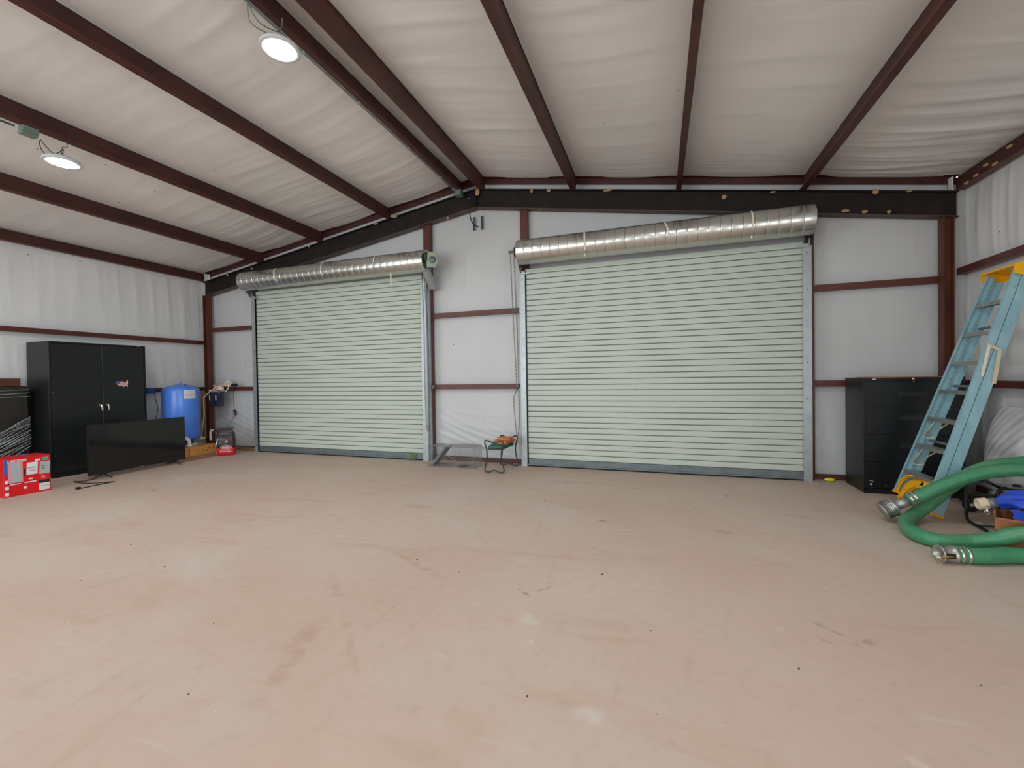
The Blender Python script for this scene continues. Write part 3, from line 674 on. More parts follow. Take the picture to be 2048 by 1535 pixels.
# ------------------------------------------------------------------ left side
# storage cabinet
cx0, cx1, cy0, cy1, cz = -8.185, -7.675, 3.457, 4.597, 1.84
t = thing('storage_cabinet', ((cx0+cx1)/2, (cy0+cy1)/2, 0), 'tall black two-door steel storage cabinet with a flag sticker against the left wall', 'cabinet')
MB().box(cx0, cx1-.022, cy0, cy1, .0, cz, .006).build('body', M_blk, t)
MB().box(cx1-.024, cx1, cy0, cy1, cz-.022, cz).box(cx1-.024, cx1, cy0, cy0+.02, 0, cz-.022).box(cx1-.024, cx1, cy1-.02, cy1, 0, cz-.022).box(cx1-.024, cx1, cy0+.02, cy1-.02, 0, .055).build('front_frame', M_blk, t)
ym = 4.035
for a, b, s_ in ((cy0+.023, ym-.002, 1), (ym+.002, cy1-.023, -1)):
    d = MB().box(cx1-.02, cx1-.002, a, b, .06, cz-.026, .003).build('door', M_blkdoor, t)
    yk = ym-.032 if s_ > 0 else ym+.048
    MB().tube(spline([(cx1-.002, yk, .95), (cx1+.022, yk, .955), (cx1+.028, yk+.002, .93), (cx1+.024, yk+.012, .86)], 5), [.012]*3+[.013]*5+[.012]*8, 10).lathe([(.001, 0), (.018, 0), (.018, .006), (.001, .006)], (cx1-.002, yk, .95), (1, 0, 0), 14).build('handle', M_chrome, d)
    yh = a if s_ > 0 else b
    for z in (.30, .72, 1.15, 1.72): MB().lathe([(.001, 0), (.004, 0), (.004, .003), (.001, .003)], (cx1-.002, yh+.008*s_, z), (1, 0, 0), 8).build('rivet', M_alu, d)
MB().box(cx1, cx1+.001, cy1-.11, cy1-.07, cz-.016, cz-.008).build('name_plate', M_alu, t)
# USA-shaped flag sticker
usa = [(-.078, .038), (-.02, .034), (.012, .04), (.022, .022), (.04, .018), (.05, .03), (.062, .052), (.072, .05), (.07, .02), (.074, .0), (.066, -.014), (.07, -.045), (.058, -.05), (.05, -.034), (.03, -.03), (.018, -.05), (.0, -.036), (-.03, -.034), (-.05, -.026), (-.072, -.005), (-.08, .018)]
uy, uz = 4.28, 1.255
stk = MB().prism(usa, (cx1-.0015, uy, uz), (0, 1, 0), (0, 0, 1), (.0012, 0, 0)).build('flag_sticker', M_paper, t)
def clipx(poly, lo=None, hi=None, zlo=None, zhi=None):
    def cl(P, f, inter):
        out = []
        for i in range(len(P)):
            a, b = P[i-1], P[i]
            if f(b):
                if not f(a): out.append(inter(a, b))
                out.append(b)
            elif f(a): out.append(inter(a, b))
        return out
    P = poly
    if lo is not None: P = cl(P, lambda p: p[0] >= lo, lambda a, b: (lo, a[1]+(b[1]-a[1])*(lo-a[0])/(b[0]-a[0])))
    if hi is not None and P: P = cl(P, lambda p: p[0] <= hi, lambda a, b: (hi, a[1]+(b[1]-a[1])*(hi-a[0])/(b[0]-a[0])))
    if zlo is not None and P: P = cl(P, lambda p: p[1] >= zlo, lambda a, b: (a[0]+(b[0]-a[0])*(zlo-a[1])/(b[1]-a[1]), zlo))
    if zhi is not None and P: P = cl(P, lambda p: p[1] <= zhi, lambda a, b: (a[0]+(b[0]-a[0])*(zhi-a[1])/(b[1]-a[1]), zhi))
    return P
mb = MB()
P = clipx(usa, hi=-.03, zlo=-.002); mb.prism(P, (cx1-.0002, uy, uz), (0, 1, 0), (0, 0, 1), (.0006, 0, 0)); mb.build('blue_field', M_navy, stk)
mb = MB()
for k in range(5):
    z0 = .036-k*.016
    P = clipx(usa, lo=-.03 if z0 > -.002 else None, hi=.056, zlo=z0-.008, zhi=z0)
    if len(P) > 2: mb.prism(P, (cx1-.0002, uy, uz), (0, 1, 0), (0, 0, 1), (.0006, 0, 0))
mb.build('red_stripes', M_redink, stk)

# stretch-wrapped dark panels beside the cabinet
t = thing('wrapped_panel_stack', (-8.08, 2.3, 0), 'dark brown furniture panels in clear stretch wrap beside the storage cabinet', 'furniture')
M_brown = mat('dark_brown_laminate', (44, 40, 36), .35, rgb2=(34, 31, 28), scale=3, stretch=(1, .6, 4))
for k in range(3): MB().box(-8.18+k*.062, -8.122+k*.062, .9+k*.02, 3.395-k*.008, 0, 1.245-k*.004, .003).build('panel', M_brown, t)
rs = np.random.RandomState(4)
for k in range(24):
    y1_ = 3.395; z1_ = .86-.020*k-.03*rs.rand(); L_ = .25+1.5*rs.rand(); sl = .44+.26*rs.rand()
    if k > 20: z1_ = 1.19-.04*(k-21); sl = .015; L_ = .8+rs.rand()
    P = [(-7.990+.003*rs.rand(), y1_-L_*q-.0, z1_-sl*L_*q+.008*sin(q*9+k)) for q in np.linspace(0, 1, 9)]
    MB().tube(P, [.0008+.0042*rs.rand()**2 for _ in P], 5).build('gathered_wrap', M_strand, t)
tag(recenter(MB().box(-8.15, -8.02, 1.9, 3.325, 1.247, 1.345, .003).build('wood_beam', M_column)), 'short red-brown timber lying on top of the wrapped panels', 'timber')

# red tool carton
bx1, by0, by1, bz = -6.9, 2.70, 3.092, .432
t = thing('tool_carton', (bx1-.15, (by0+by1)/2, 0), 'bright red printed tool carton on the floor in front of the black cabinet', 'box')
MB().box(bx1-.29, bx1, by0, by1, 0, bz, .003).build('carton', M_red, t)
def sticker(name, y0, y1, z0, z1, m, sk=0, lift=.0012, parent=None, zs=0):
    return MB().prism([(y0, z0), (y1, z0+zs), (y1+sk, z1+zs), (y0+sk, z1)], (bx1-.0005, 0, 0), (0, 1, 0), (0, 0, 1), (lift, 0, 0)).build(name, m, parent or t)
Y = lambda px: by0 + (px-100)/(1455-100)*(by1-by0)        # positions read across the printed face
def Z(py, px): 
    top = 270-(px-100)/(1355)*130; bot = 1400-(px-100)/1355*225
    return bz*(bot-py)/(bot-top)
def panel(name, x0, y0, x1, y1, m, sk=0, lift=.0012):
    return sticker(name, Y(x0), Y(x1), Z(y1, x0), Z(y0, x0), m, sk, lift)
panel('blue_strip', 118, 290, 215, 760, M_navy)
panel('pink_panel', 225, 395, 640, 985, M_pink)
panel('light_panel', 320, 410, 570, 960, M_grey, 0, .0018)
lp = panel('logo_plate', 205, 320, 745, 395, M_paper, 0, .0016)
panel('logo_ground', 216, 330, 735, 385, M_redink, 0, .0020)
text('CRAFTSMAN', .034, M_paper, t, (bx1+.0022, Y(228), Z(380, 228)), (0, 1, -.0), (0, 0, 1), 'brand_lettering', sx=.78, bold=.0006)
panel('screen_print', 735, 390, 1060, 740, M_paper, .006)
panel('screen_print_grey', 765, 520, 1020, 560, M_grey, .004, .002); panel('screen_print_line', 800, 600, 1010, 630, M_pink, .004, .002)
panel('screen_print', 1110, 370, 1430, 720, M_grey, .008)
panel('print_line', 1190, 470, 1260, 490, M_dark, 0, .002); panel('print_line', 1215, 540, 1280, 560, M_dark, 0, .002)
panel('dark_tool', 660, 560, 720, 760, M_dark)
panel('green_label', 1200, 235, 1400, 330, M_teal); panel('small_label', 1000, 290, 1160, 340, M_paper)
panel('spec_panel', 1095, 910, 1415, 1190, M_paper); panel('spec_band', 1095, 900, 1415, 990, M_dark, 0, .002); panel('spec_line', 1110, 1060, 1400, 1080, M_grey, 0, .002)
for k in range(3): panel('white_chevron', 135, 900+k*175, 240, 1000+k*175, M_paper)
panel('print_bar', 680, 945, 1020, 975, M_paper); panel('print_bar', 275, 1010, 570, 1035, M_paper); panel('print_bar', 800, 830, 920, 870, M_paper)
for k in range(3): panel('print_bar', 1170, 765+k*35, 1290, 783+k*35, M_pink)
MB().lathe([(.001, 0), (.016, 0), (.016, .0015), (.001, .0015)], (bx1, Y(700), Z(1100, 700)), (1, 0, 0), 16).build('round_seal', M_paper, t)
MB().prism([(0, 0), (.10, 0), (.10, .14), (.0, .02)], (bx1-.27, by1-.16, bz), (1, 0, 0), (0, 1, 0), (0, 0, .0012)).build('blue_top_print', M_navy, t)

# television
P0 = Vector((-7.02, 3.52, 0)); P1 = Vector((-7.06, 4.755, 0))
dv = (P1-P0).normalized(); nv = Vector((dv.y, -dv.x, 0)); TW = (P1-P0).length
t = thing('television', ((P0+P1)/2), 'large flat black television standing on the floor before the cabinet', 'television', math.atan2(dv.y, dv.x))
up = Vector((0, 0, 1)); z0, z1 = .062, .722
MB().prism([(0, z0), (TW, z0), (TW, z1), (0, z1)], P0-nv*.035, dv, up, nv*.035).build('case', M_blk2, t)
MB().prism([(.008, z0+.022), (TW-.008, z0+.022), (TW-.008, z1-.008), (.008, z1-.008)], P0, dv, up, nv*.0015).build('screen', M_screen, t)
MB().prism([(0, z0-.0), (TW, z0-.0), (TW, z0+.018), (0, z0+.018)], P0, dv, up, nv*.004).build('lower_bezel', M_blk2, t)
MB().prism([(TW/2-.02, z0+.006), (TW/2+.02, z0+.006), (TW/2+.02, z0+.013), (TW/2-.02, z0+.013)], P0+nv*.004, dv, up, nv*.001).build('badge', M_alu, t)
for a in (.17, TW-.17):
    c = P0+dv*a-nv*.018
    mb = MB()
    for s_ in (-1, 1):
        mb.tube([c+up*(z0+.01), c+nv*s_*.06+up*.035, c+nv*s_*.125+dv*.02*s_+up*.008], [.012, .010, .006], 8)
    mb.build('foot', M_blk2, t)
MB().tube(spline([P0+dv*.10-nv*.03+up*.10, P0+dv*.06+nv*.01+up*.02, (-7.05, 3.46, .006), (-7.14, 3.42, .006), (-7.02, 3.40, .006), (-6.83, 3.41, .006), (-6.70, 3.47, .006), (-6.60, 3.56, .006), (-6.60, 3.50, .006), (-6.60, 3.38, .006), (-6.585, 3.22, .006)], 7), .0055, 6).build('power_cord', M_blk2, t)
MB().box(-6.60, -6.57, 3.17, 3.215, .001, .028, .004).build('plug', M_blk2, t)

# timber platform (two layers) with the tank on it
a0 = Vector((-7.10, 4.70, 0)); a1 = Vector((-7.16, 5.34, 0)); dd = (a1-a0).normalized(); ni = Vector((-dd.y, dd.x, 0))
t = thing('timber_platform', (-7.5, 5.1, 0), 'low platform of stacked honey-coloured timbers under the blue tank', 'platform')
for k in range(4):
    o = a0 + ni*(.24*k) - dd*.02*(k % 2)
    MB().prism([(0, 0), (.09, 0), (.09, .075), (0, .075)], o, ni, up, (a1-a0)).build('lower_timber', M_oldwood, t)
    o = a0 + ni*(.24*k)
    MB().prism([(0, .0755), (.09, .0755), (.09, .215), (0, .215)], o, ni, up, (a1-a0)*(.998 if k else 1)).build('upper_timber', M_beam, t)
MB().prism([(.10, .17), (.23, .17), (.23, .213), (.10, .213)], a0, ni, up, (a1-a0)).prism([(.335, .17), (.475, .17), (.475, .213), (.335, .213)], a0, ni, up, (a1-a0)).prism([(.575, .17), (.715, .17), (.715, .213), (.575, .213)], a0, ni, up, (a1-a0)).build('deck_board', M_oldwood, t)
mb = MB()
for s_, z in ((.29, .15), (.38, .145), (.50, .165), (.58, .15), (.46, .125)):
    c = a0+dd*s_+up*z; mb.lathe([(.001, .0012), (.009, .0012), (.011, 0)], c-ni*0, -ni, 10)
mb.build('knots', M_debris, t)
MB().prism([(-.001, .077), (.0, .077), (.0, .213), (-.001, .213)], a0+dd*.14, ni*4, up, dd*.012).build('dark_gap', M_blk2, t)
tx, ty = -7.80, 5.20
t = thing('pressure_tank', (tx, ty, .217), 'tall blue domed water pressure tank with a paper label', 'tank')
R = .268
MB().lathe([(.001, .03), (.10, .03), (.20, .05), (R-.02, .075), (R, .11), (R, .90), (R-.006, .93), (R-.05, .965), (R-.12, .992), (.06, 1.012), (.001, 1.018)], (tx, ty, .217), (0, 0, 1), 48).build('shell', M_blue_tank, t)
MB().lathe([(.16, 0), (.16, .06), (.155, .06), (.155, 0)], (tx, ty, .217), (0, 0, 1), 32).build('base_ring', M_blk2, t)
MB().lathe([(.001, .03), (.016, .03), (.018, .0)], (tx, ty, 1.232), (0, 0, 1), 12).build('air_valve', M_blue_tank, t)
MB().tube([(tx+.15, ty-.02, 1.20), (tx+.15, ty-.02, 1.235)], .008, 8).build('gauge_port', M_blk2, t)
v = []; f = []; A0, A1 = radians(-25), radians(14)
for i in range(9):
    th = A0+(A1-A0)*i/8
    for z in (.99, 1.13): v.append((tx+cos(th)*(R+.0015), ty+sin(th)*(R+.0015), z))
for i in range(8): f.append((2*i, 2*i+2, 2*i+3, 2*i+1))
lb = MB().add(v, f, True).build('paper_label', M_paper, t)
for r_ in range(5):
    v = []; f = []
    for i in range(9):
        th = A0+.05+(A1-A0-.1)*i/8
        for z in (1.005+r_*.024, 1.013+r_*.024): v.append((tx+cos(th)*(R+.0025), ty+sin(th)*(R+.0025), z))
    for i in range(8): f.append((2*i, 2*i+2, 2*i+3, 2*i+1))
    MB().add(v, f, True).build('print_lines', M_pink if r_ % 2 else M_grey, lb)

# pipes by the tank
t = thing('white_pipe_elbow', (-7.27, 4.93, .217), 'white plastic pipe elbow on the timbers just past the television', 'pipe')
MB().tube(spline([(-7.25, 4.95, .217), (-7.25, 4.95, .28), (-7.26, 4.94, .33), (-7.30, 4.91, .352), (-7.38, 4.86, .345)], 6), .024, 12).build('elbow', M_white, t)
MB().lathe([(.03, 0), (.03, .03), (.023, .03)], (-7.25, 4.95, .217), (0, 0, 1), 14).build('collar', M_white, t)
t = thing('green_valve_cap', (-7.35, 5.0, .217), 'pale green round cap on the platform below the tank', 'valve')
MB().lathe([(.001, .035), (.05, .032), (.062, .015), (.06, 0)], (-7.33, 5.08, .217), (0, 0, 1), 18).build('cap', M_greenflange, t)
t = thing('supply_pipe', (-7.86, 5.72, .22), 'bent cream pipe climbing the corner column beside the tank', 'pipe')
MB().tube(spline([(-7.95, 5.64, .24), (-7.945, 5.64, .30), (-7.90, 5.64, .52), (-7.875, 5.645, .66), (-7.88, 5.65, .96), (-7.85, 5.66, 1.01), (-7.64, 5.72, 1.17), (-7.60, 5.80, 1.195)], 8), .013, 10).build('pipe', M_tanpipe, t)
MB().box(-8.02, -7.95, 5.70, 5.74, .22, 1.06, .002).build('wood_stake', M_oldwood, t)
MB().box(-7.98, -7.91, 5.60, 5.68, .217, .26, .004).build('foot_fitting', M_white, t)
t = thing('pump_fitting', (-7.55, 5.60, .0), 'small white and black pipe fitting behind the charcoal bag', 'fitting')
MB().tube(spline([(-7.655, 5.60, .217), (-7.66, 5.60, .35), (-7.64, 5.60, .39), (-7.58, 5.60, .395)], 6), .020, 10).build('white_bend', M_white, t)
MB().tube(spline([(-7.58, 5.60, .395), (-7.50, 5.60, .39), (-7.43, 5.60, .33), (-7.40, 5.60, .29)], 6), .010, 8).build('black_hose', M_blk2, t)
MB().lathe([(.001, 0), (.035, 0), (.038, .05), (.001, .06)], (-7.39, 5.60, .245), (0, 0, 1), 12).build('black_valve', M_blk2, t)
MB().lathe([(.001, 0), (.028, 0), (.034, .07), (.001, .08)], (-7.37, 5.60, .165), (0, 0, 1), 12).build('white_cup', M_white, t)
MB().tube([(-7.37, 5.60, .0), (-7.37, 5.60, .17)], .012, 8).build('stub_pipe', M_white, t)
# water filter unit on the rail
t = thing('water_filter_unit', (-7.70, 5.84, .9), 'water filter with two dark canisters under a white bracket on the corner rail', 'water filter')
MB().box(-7.90, -7.62, 5.76, 5.86, 1.085, 1.12, .006).box(-7.74, -7.56, 5.74, 5.80, 1.11, 1.175, .006).build('bracket', M_white, t)
MB().box(-7.66, -7.57, 5.735, 5.74, 1.095, 1.115).build('red_mark', M_redink, t)
for x in (-7.80, -7.645):
    c = MB().lathe([(.001, -.27), (.05, -.27), (.064, -.25), (.070, -.05), (.076, -.045), (.076, -.0), (.001, 0)], (x, 5.78, 1.085), (0, 0, 1), 20).build('canister', M_filter, t)
    MB().box(x-.016, x+.010, 5.702, 5.708, .93, 1.02, .003).build('bright_label', M_paper, c)
MB().tube([(-7.90, 5.86, 1.195), (-7.42, 5.86, 1.203)], .019, 10).build('lamp_tube', M_tanpipe, t)
MB().tube([(-7.67, 5.86, 1.243), (-7.46, 5.86, 1.246)], .022, 12).build('ballast', M_white, t)
MB().lathe([(.001, 0), (.03, 0), (.03, .012), (.001, .012)], (-7.48, 5.83, 1.262), (0, -1, 0), 14).build('dial', M_white, t)
MB().tube([(-7.43, 5.86, 1.20), (-7.33, 5.86, 1.20)], .028, 12).build('end_cap', M_blk2, t)
MB().tube(spline([(-7.50, 5.84, 1.20), (-7.49, 5.83, 1.15), (-7.53, 5.82, 1.10), (-7.56, 5.82, 1.07)], 5), .010, 8).build('elbow_pipe', M_white, t)
MB().tube([(-7.85, 5.84, 1.19), (-7.83, 5.82, 1.13)], .009, 8).build('elbow_pipe', M_white, t)
t = thing('power_adapter', (-7.53, 5.95, .63), 'black power adapter hanging on its thin cord on the back wall', 'adapter')
MB().box(-7.555, -7.505, 5.955, 5.985, .635, .735, .006).build('adapter_body', M_blk2, t)
MB().tube(spline([(-7.40, 5.88, 1.19), (-7.47, 5.94, 1.12), (-7.51, 5.942, 1.05), (-7.525, 5.965, .735)], 6), .004, 6).build('cord', M_dark, t)
MB().tube(spline([(-7.53, 5.965, .635), (-7.56, 5.95, .55), (-7.62, 5.90, .44), (-7.64, 5.86, .36)], 6), .003, 6).build('cord', M_dark, t)
MB().tube([(-7.526, 5.95, .625), (-7.514, 5.95, .71)], .007, 6).build('white_clip', M_white, t)
# blue outlet box
t = thing('outlet_box', (-8.15, 4.95, 1.13), 'dark blue outlet box on the left wall rail between cabinet and tank', 'outlet')
MB().box(-8.195, -8.12, 4.885, 5.01, 1.085, 1.175, .006).build('box_body', M_box_b, t)
MB().tube([(-8.16, 4.70, 1.135), (-8.16, 4.885, 1.135)], .010, 8).build('conduit', M_galv, t)
MB().tube(spline([(-8.15, 5.00, 1.09), (-8.14, 5.02, .95), (-8.13, 5.04, .80), (-8.14, 5.00, .62)], 6), .0045, 6).build('cord', M_dark, t)

# charcoal bag
bx, by = -7.06, 5.43
rz = math.atan2(5.532-5.381, -6.977+7.183)
t = thing('charcoal_bag', (bx, by, 0), 'black and red paper bag of charcoal standing by the timber platform', 'bag', rz)
ex = Vector((cos(rz), sin(rz), 0)); ey = Vector((-sin(rz), cos(rz), 0)); B0 = Vector((bx, by, 0))
def bagring(z):
    k = z/.46
    hw = .125+.012*sin(pi*min(1, k*1.1)) - .03*max(0, (k-.75)/.25)**1.2
    hd = .060+.012*sin(pi*k) - .055*max(0, (k-.62)/.38)
    return hw, hd
def bag(z0, z1, n, m, name, grow=0, par=None):
    v = []; f = []; S = 20
    for i in range(n+1):
        z = z0+(z1-z0)*i/n; hw, hd = bagring(z)
        for k in range(S):
            th = 2*pi*k/S; c, s_ = cos(th), sin(th); e = .38
            X = (abs(c)**e)*(1 if c > 0 else -1)*(hw+grow); Yv = (abs(s_)**e)*(1 if s_ > 0 else -1)*(hd+grow)
            wob = .004*sin(z*55+th*3)
            v.append(B0+ex*(X+wob)+ey*(Yv+wob)+up*z)
    for i in range(n):
        for k in range(S): f.append((i*S+k, i*S+(k+1) % S, (i+1)*S+(k+1) % S, (i+1)*S+k))
    f.append(tuple(range(S-1, -1, -1))); f.append(tuple(n*S+k for k in range(S)))
    return MB().add(v, f, True).build(name, m, par or t)
bag(0, .46, 14, M_bag, 'sack'); bag(.002, .13, 4, M_bagred, 'red_base', .0025)
MB().prism([(-.115, .445), (.115, .445), (.12, .47), (-.12, .47)], B0-ey*.006, ex, up, ey*.012).build('folded_top', M_blk2, t)
fr = B0-ey*.078
MB().prism([(-.07, .355), (.075, .355), (.075, .40), (-.07, .40)], fr+ey*.012, ex, up, ey*.02).build('grey_band', M_filter, t)
n = 24
MB().prism([(.02+.085*cos(2*pi*k/n), .145+.032*sin(2*pi*k/n)) for k in range(n)], fr-ey*.001, ex, up, ey*.004).build('oval_badge', M_paper, t)
MB().prism([(.02+.079*cos(2*pi*k/n), .145+.026*sin(2*pi*k/n)) for k in range(n)], fr-ey*.002, ex, up, ey*.004).build('oval_field', M_redink, t)
text('Kingsford', .036, M_paper, t, fr-ey*.0025+ex*.02+up*.135, ex, up, 'badge_lettering', align='CENTER', sx=.8, bold=.0006)
text('MATCH LIGHT', .030, M_paper, t, fr-ey*.0005+ex*.012+up*.065, ex, up, 'base_lettering', align='CENTER', sx=.85, bold=.0008)
n = 16
MB().prism([(.025+.022*cos(2*pi*k/n), .245+.022*sin(2*pi*k/n)) for k in range(n)], fr-ey*.0, ex, up, ey*.006).build('glow_print', M_pink, t)
MB().prism([(-.135, .02), (-.128, .02), (-.128, .16), (-.095, .30), (-.105, .30), (-.135, .2)], fr+ey*.0, ex, up, ey*.01).build('white_edge_print', M_paper, t)
# plank on the floor behind the bag
tag(recenter(MB().prism([(0, 0), (.09, 0), (.09, .05), (0, .05)], (-7.45, 5.88, 0), (0, 1, 0), (0, 0, 1), (.52, .0, 0)).build('floor_plank', M_oldwood)), 'weathered plank on the floor behind the charcoal bag', 'plank')
# weed at the door foot
t = thing('weed_sprig', (-3.66, 5.80, 0), 'small green weed sprouting under the narrower roll-up door', 'plant')
for k in range(16):
    x = -3.66+random.uniform(-.07, .08); z = random.uniform(.02, .11); y = 5.815+random.uniform(-.02, .01)
    a = random.uniform(0, 6.28); L = random.uniform(.016, .032)
    d = Vector((cos(a), -.3, sin(a)*.6+.4)).normalized(); n_ = d.cross(Vector((0, 1, .2))).normalized()
    c = Vector((x, y, z))
    MB().add([c-d*L, c+n_*L*.4, c+d*L, c-n_*L*.4], [(0, 1, 2, 3)], True).build('leaf', M_leaf, t)
mb = MB()
for k in range(5): mb.tube([(-3.66+.01*k, 5.82, 0), (-3.69+.025*k, 5.812, .09)], .0015, 4)
mb.build('stems', M_leaf, t)

# ------------------------------------------------------------------ wire trap
x0, x1, y0, y1, h = -3.15, -2.43, 5.47, 5.74, .29
t = thing('wire_trap', ((x0+x1)/2, (y0+y1)/2, 0), 'long wire mesh animal trap on the floor between the roll-up doors', 'trap')
mb = MB(); g = .027; r_ = .0011
def rod(p, q, r=r_): mb.tube([p, q], r, 4, cap=False)
nx = int((x1-x0)/g); ny = int((y1-y0)/g); nz = int(h/g)
for i in range(nx+1):
    x = x0+(x1-x0)*i/nx; rod((x, y0, .003), (x, y0, h)); rod((x, y1, .003), (x, y1, h)); rod((x, y0, h), (x, y1, h)); rod((x, y0, .003), (x, y1, .003))
for i in range(nz+1):
    z = .003+(h-.003)*i/nz; rod((x0, y0, z), (x1, y0, z)); rod((x0, y1, z), (x1, y1, z)); rod((x1, y0, z), (x1, y1, z)); rod((x0, y0, z), (x0, y1, z))
for i in range(ny+1):
    y = y0+(y1-y0)*i/ny; rod((x0, y, h), (x1, y, h)); rod((x0, y, .003), (x1, y, .003)); rod((x1, y, .003), (x1, y, h))
mb.build('mesh', M_wire, t)
mb = MB()
for a, b in (((x0, y0, .004), (x1, y0, .004)), ((x0, y0, h), (x1, y0, h)), ((x0, y1, h), (x1, y1, h)), ((x0, y0, 0.004), (x0, y0, h)), ((x1, y0, 0.004), (x1, y0, h)), ((x1, y1, 0.004), (x1, y1, h)), ((x0, y1, .004), (x1, y1, .004)), ((x1, y0, h), (x1, y1, h))): mb.tube([a, b], .003, 6)
mb.build('frame', M_wire, t)
MB().prism([(0, 0), (.23, .27), (.265, .27), (.04, 0)], (x0+.01, y0+.03, .01), (1, 0, 0), (0, 0, 1), (0, .2, 0)).build('drop_door', M_galvd, t)
MB().tube([(x0+.15, y0+.1, .20), (x0+.47, y0+.1, .04)], .003, 6).build('trigger_rod', M_alu, t)
MB().prism([(0, 0), (.16, .03), (.16, .033), (0, .003)], (x0+.42, y0+.04, .015), (1, 0, 0), (0, 0, 1), (0, .17, 0)).build('trip_plate', M_galvd, t)

# ------------------------------------------------------------------ garden kneeler stool
t = thing('garden_stool', (-2.05, 5.54, 0), 'dark green tubular garden kneeler stool with a foam seat', 'stool')
def end_frame(y, xa, xb):
    xm = (xa+xb)/2; w = (xb-xa)/2
    P = [(-1.0, .02), (-.62, .012), (0, .038), (.62, .012), (1.0, .02), (1.02, .06), (.80, .17), (.78, .27), (.84, .33), (.98, .385), (.97, .42), (.72, .428), (0, .398), (-.72, .428), (-.97, .42), (-.98, .385), (-.84, .33), (-.78, .27), (-.80, .17), (-1.02, .06)]
    Q = [(xm+a*w, y, b) for a, b in P]; Q.append(Q[0])
    S = spline(Q, 5)[:-1]
    MB().tube(S, .0095, 8, closed=True).build('end_frame', M_green_en, t)
end_frame(5.295, -2.195, -1.935); end_frame(5.80, -2.165, -1.905)
st = MB().box(-2.155, -1.955, 5.31, 5.79, .325, .36, .008).build('seat', M_seat, t)
MB().box(-2.16, -1.95, 5.305, 5.795, .305, .326, .004).build('seat_pan', M_green_en, t)
def block(x0, x1, y0, y1, z0, z1, rz_, lab):
    c = ((x0+x1)/2, (y0+y1)/2, z0)
    o = thing('wood_block', c, lab, 'wood block', rz_)
    hx, hy = (x1-x0)/2, (y1-y0)/2
    MB().box(-hx, hx, -hy, hy, 0, z1-z0, .003).build('block', M_orange, o, world=False)
    MB().box(-hx+.012, hx-.012, -hy-.0015, -hy+.001, .008, (z1-z0)-.008).build('inset_face', M_beam, o, world=False)
block(-2.12, -1.92, 5.61, 5.775, .361, .396, .10, 'orange wooden block lying lowest on the stool seat')
block(-2.14, -1.95, 5.46, 5.61, .361, .408, -.04, 'orange wooden block in front of the others on the stool seat')
block(-2.10, -1.92, 5.50, 5.66, .409, .44, .05, 'smaller orange wooden block on top of the pile on the stool')

# ------------------------------------------------------------------ filing cabinet
fx0, fx1, fy0, fy1, fz = 2.013, 2.835, 5.416, 5.885, 1.196
t = thing('filing_cabinet', ((fx0+fx1)/2, (fy0+fy1)/2, 0), 'low wide black lateral filing cabinet in the right corner', 'cabinet')
MB().box(fx0, fx1, fy0+.022, fy1, 0, fz, .004).build('body', M_blk, t)
MB().box(fx0, fx1, fy0, fy0+.023, fz-.03, fz).box(fx0, fx0+.02, fy0, fy0+.023, .04, fz-.03).box(fx1-.02, fx1, fy0, fy0+.023, .04, fz-.03).box(fx0, fx1, fy0, fy0+.023, 0, .05).build('front_frame', M_blk, t)
zs = [.052, .325, .614, .898, 1.163]
for k in range(4):
    a, b = zs[k]+.004, zs[k+1]-.004; hx0, hx1 = 2.322, 2.522; hz = b-.118
    if k == 3: hz = 1.018
    m_ = MB().box(fx0+.022, fx1-.022, fy0+.002, fy0+.02, a, hz).box(fx0+.022, fx1-.022, fy0+.002, fy0+.02, hz+.03, b).box(fx0+.022, hx0, fy0+.002, fy0+.02, hz, hz+.03).box(hx1, fx1-.022, fy0+.002, fy0+.02, hz, hz+.03)
    d = m_.build('drawer', M_blk, t)
    MB().box(hx0, hx1, fy0+.018, fy0+.021, hz, hz+.03).box(hx0-.008, hx1+.008, fy0-.004, fy0+.002, hz+.028, hz+.036).box(hx0-.008, hx1+.008, fy0-.001, fy0+.002, hz-.006, hz+.001).box(hx0-.008, hx0, fy0-.002, fy0+.002, hz, hz+.03).box(hx1, hx1+.008, fy0-.002, fy0+.002, hz, hz+.03).build('handle_recess', M_edge, d)
k_ = MB().lathe([(.001, 0), (.011, 0), (.011, .012), (.001, .012)], (2.425, fy0, fz-.013), (0, -1, 0), 14).build('lock', M_chrome, t)
MB().box(2.422, 2.428, fy0-.02, fy0-.014, fz-.055, fz-.02).box(2.417, 2.433, fy0-.02, fy0-.015, fz-.04, fz-.022).build('key', M_brass, t)
MB().box(2.09, 2.12, fy0-.0015, fy0, fz-.018, fz-.010).build('name_plate', M_paper, t)
mb = MB()
for (x, z, a, b) in ((2.075, .095, .012, .009), (2.07, .13, .006, .005), (2.085, .135, .005, .003), (2.09, .12, .006, .004), (2.20, .085, .005, .005)):
    mb.prism([(x+a*cos(q), z+b*sin(q)) for q in np.linspace(0, 6.28, 9)[:-1]], (0, fy0-.001, 0), (1, 0, 0), (0, 0, 1), (0, .002, 0))
mb.build('chipped_paint', M_strap, t)
tag(recenter(MB().box(2.10, 2.78, 5.44, 5.86, fz+.001, fz+.006).build('cardboard_sheet', M_card)), 'thin tan cardboard sheet lying on top of the filing cabinet', 'cardboard')
t = thing('yellow_float', (1.86, 5.90, 0), 'small bright yellow oval plastic piece on the floor by the wider door', 'plastic piece')
MB().lathe([(.001, -.055), (.012, -.048), (.02, -.025), (.022, 0), (.02, .025), (.012, .045), (.001, .05)], (1.865, 5.88, .023), (1, 0, 0), 14).build('float_body', M_yel2, t)
MB().tube([(1.80, 5.88, .023), (1.812, 5.88, .023)], .004, 6).build('float_pin', M_white, t)

